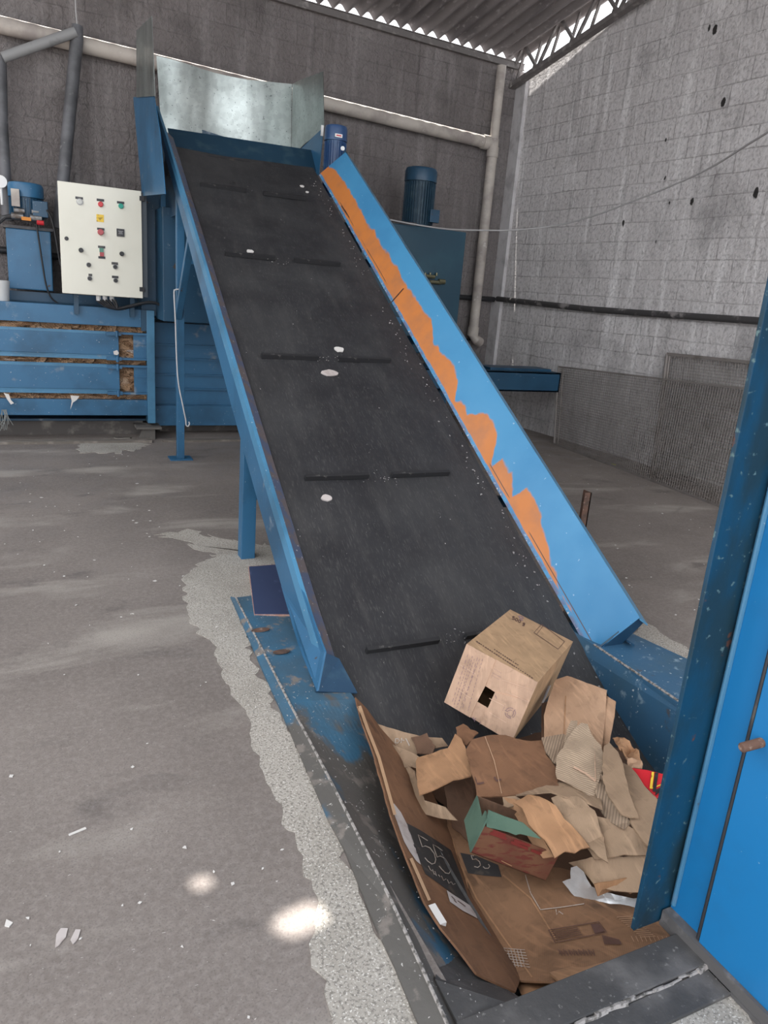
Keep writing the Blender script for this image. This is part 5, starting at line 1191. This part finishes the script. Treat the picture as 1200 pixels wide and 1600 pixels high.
mb = MB(); fp_ = [onG(x, y) for x, y in ((760, 1292), (760, 1280), (763, 1265), (788, 1275), (817, 1285), (845, 1310), (812, 1302), (806, 1304), (800, 1302), (796, 1300), (772, 1294))]
mb.plate(fp_, .003, Vector(ax2[1])); fg = link('top_flap', mb, M_GRN, gb, 'green raised flap')
mb = MB()
def strokeG(name, lines, mat, wpx, off=-.004, lab=None):
    m = MB(); n_ = Vector(ax2[1])
    for ln in lines:
        for i in range(len(ln) - 1):
            a = Vector(ln[i]); b = Vector(ln[i + 1]); d = (b - a).normalized(); q = Vector((-d.y, d.x)) * wpx / 2; b0 = len(m.v)
            m.v += [aP(*(s), G(0, 0, 0) + n_ * off, n_) for s in (a + q, b + q, b - q, a - q)]; m.f.append([b0, b0 + 1, b0 + 2, b0 + 3])
    return link(name, m, mat, gb, lab)
zg = lambda L: [(720 + a / 6, 1220 + b / 6) for a, b in L]
strokeG('printed_lettering', [zg([(332, 345), (352, 352)]), zg([(358, 350), (378, 362)]), zg([(384, 358), (400, 372)]), zg([(410, 368), (430, 380)]), zg([(440, 380), (478, 396)])], lay('pale_green_print', (.30, .42, .34)), 2.0, .0045)
strokeG('printed_block', [zg([(275, 490), (430, 545)]), zg([(300, 470), (420, 512)]), zg([(470, 575), (630, 640)]), zg([(500, 560), (650, 610)]), zg([(660, 650), (760, 690)])], lay('deep_red_print', (.16, .018, .014)), 4.5)
strokeG('crease', [zg([(380, 750), (480, 800)])], C_TAN, 1.2)
slabB(G, -.02, .0, .0, .25, -.28, 0.0, 'tab', M_GRN, gb, 'green upright tab at the corner')

# ============================================================ LITTER
mb = MB()
rr = random.Random(5)
for i in range(300):
    if i < 220: x = rr.uniform(-1.5, .8); y = rr.uniform(.8, 7.2)
    else: x = rr.uniform(3.0, 5.6); y = rr.uniform(2.2, 6.8)
    s = rr.uniform(.003, .010) * (1.6 if rr.random() < .1 else 1); a = rr.uniform(0, 6.3); el = rr.uniform(.3, 1)
    u_ = Vector((math.cos(a), math.sin(a), 0)) * s; v_ = Vector((-math.sin(a), math.cos(a), 0)) * s * el; p = Vector((x, y, .003 + rr.uniform(0, .002)))
    k = rr.uniform(.3, 1.2)
    mb.plate([p + u_, p + v_ * k, p - u_ * k, p - v_], .002, (0, 0, 1))
o = link('paper_scraps', mb, M_TAPE, origin=(0, 0, 0)); o['kind'] = 'stuff'; tag(o, 'tiny white paper and plastic scraps scattered over the concrete floor', 'litter')
mb = MB()
for i in range(120):
    t = rr.random(); y = 2.2 + t * 4.6; x = 2.35 + rr.gauss(0, .03); s = rr.uniform(.002, .008)
    p = Vector((x, y, zb(y))) + BN * .008; a = rr.uniform(0, 6.3)
    u_ = Vector((math.cos(a), 0, 0)) * s + BD * math.sin(a) * s; v_ = (BD * math.cos(a) - Vector((math.sin(a), 0, 0))) * s * .6
    mb.plate([p + u_, p + v_, p - u_, p - v_], .003, BN)
for i in range(130):
    y = rr.uniform(.9, 2.6); x = rr.uniform(.76, 1.05); s = rr.uniform(.001, .0028); hz = ZC + .003 if x < .85 else ZC - (x - .85) / .29 * max(0, min(.29, (2.5 - y) * .45)) + .006
    p = Vector((x, y, hz)); a = rr.uniform(0, 6.3); u_ = Vector((math.cos(a), math.sin(a), 0)) * s; v_ = Vector((-math.sin(a), math.cos(a), 0)) * s * .5
    mb.plate([p + u_, p + v_, p - u_, p - v_], .002, (0, 0, 1))
for (y, n_, sp_) in ((6.44, 4, .1), (5.51, 12, .04), (4.52, 14, .04), (3.6, 16, .05), (2.69, 14, .06)):
    for i in range(n_):
        x = 1.72 + rr.gauss(0, .05); p = Vector((x, y + rr.gauss(0, .025), 0)); p.z = zb(p.y); p += BN * .006; s = rr.uniform(.002, .006); a = rr.uniform(0, 6.3)
        u_ = Vector((math.cos(a), 0, 0)) * s + BD * math.sin(a) * s; v_ = (BD * math.cos(a) - Vector((math.sin(a), 0, 0))) * s * .4; mb.plate([p + u_, p + v_, p - u_, p - v_], .002, BN)
o = link('paper_dust', mb, lay('pale_dust', (.32, .305, .295)), origin=(1.5, 2.5, 0)); o['kind'] = 'stuff'; tag(o, 'pale paper flecks caught on the belt edge and the pit frame', 'litter')
# a few bigger pieces of litter
for (x, y, w_, lab) in ((268, 1265, .03, None),): pass
def litter(pts, lab, mat=M_TAPE, z=.004):
    m = MB(); P = [fl(x, y, z) for x, y in pts]; m.plate(P, .003, (0, 0, 1)); tag(link('paper_scrap', m, mat), lab, 'scrap')
litter([(88, 1460), (95, 1450), (106, 1450), (103, 1463), (92, 1476), (86, 1480)], 'pale paper shred pressed on the concrete at the lower left', M_LBL)
litter([(110, 1468), (118, 1452), (126, 1452), (122, 1466), (114, 1475)], 'pale paper shred right beside the other at the lower left', M_LBL)
litter([(7, 1446), (10, 1436), (20, 1441), (14, 1448)], 'small white paper scrap at the far lower left edge of the floor')
litter([(107, 1303), (133, 1292), (135, 1294), (108, 1305)], 'thin white sliver on the floor, left of the sun spots')
litter([(866, 682), (872, 682), (873, 688), (867, 688)], 'bottle cap', M_YELLOW) if False else None
yc = fl(958, 728, 0); mb = MB(); mb.tube([yc, yc + Vector((0, 0, .02))], .03, 12); tag(link('yellow_ball', mb, lay('yellow_green_plastic', (.45, .45, .08)), bevel=.006), 'small yellow-green plastic piece at the foot of the mesh panels', 'plastic piece')
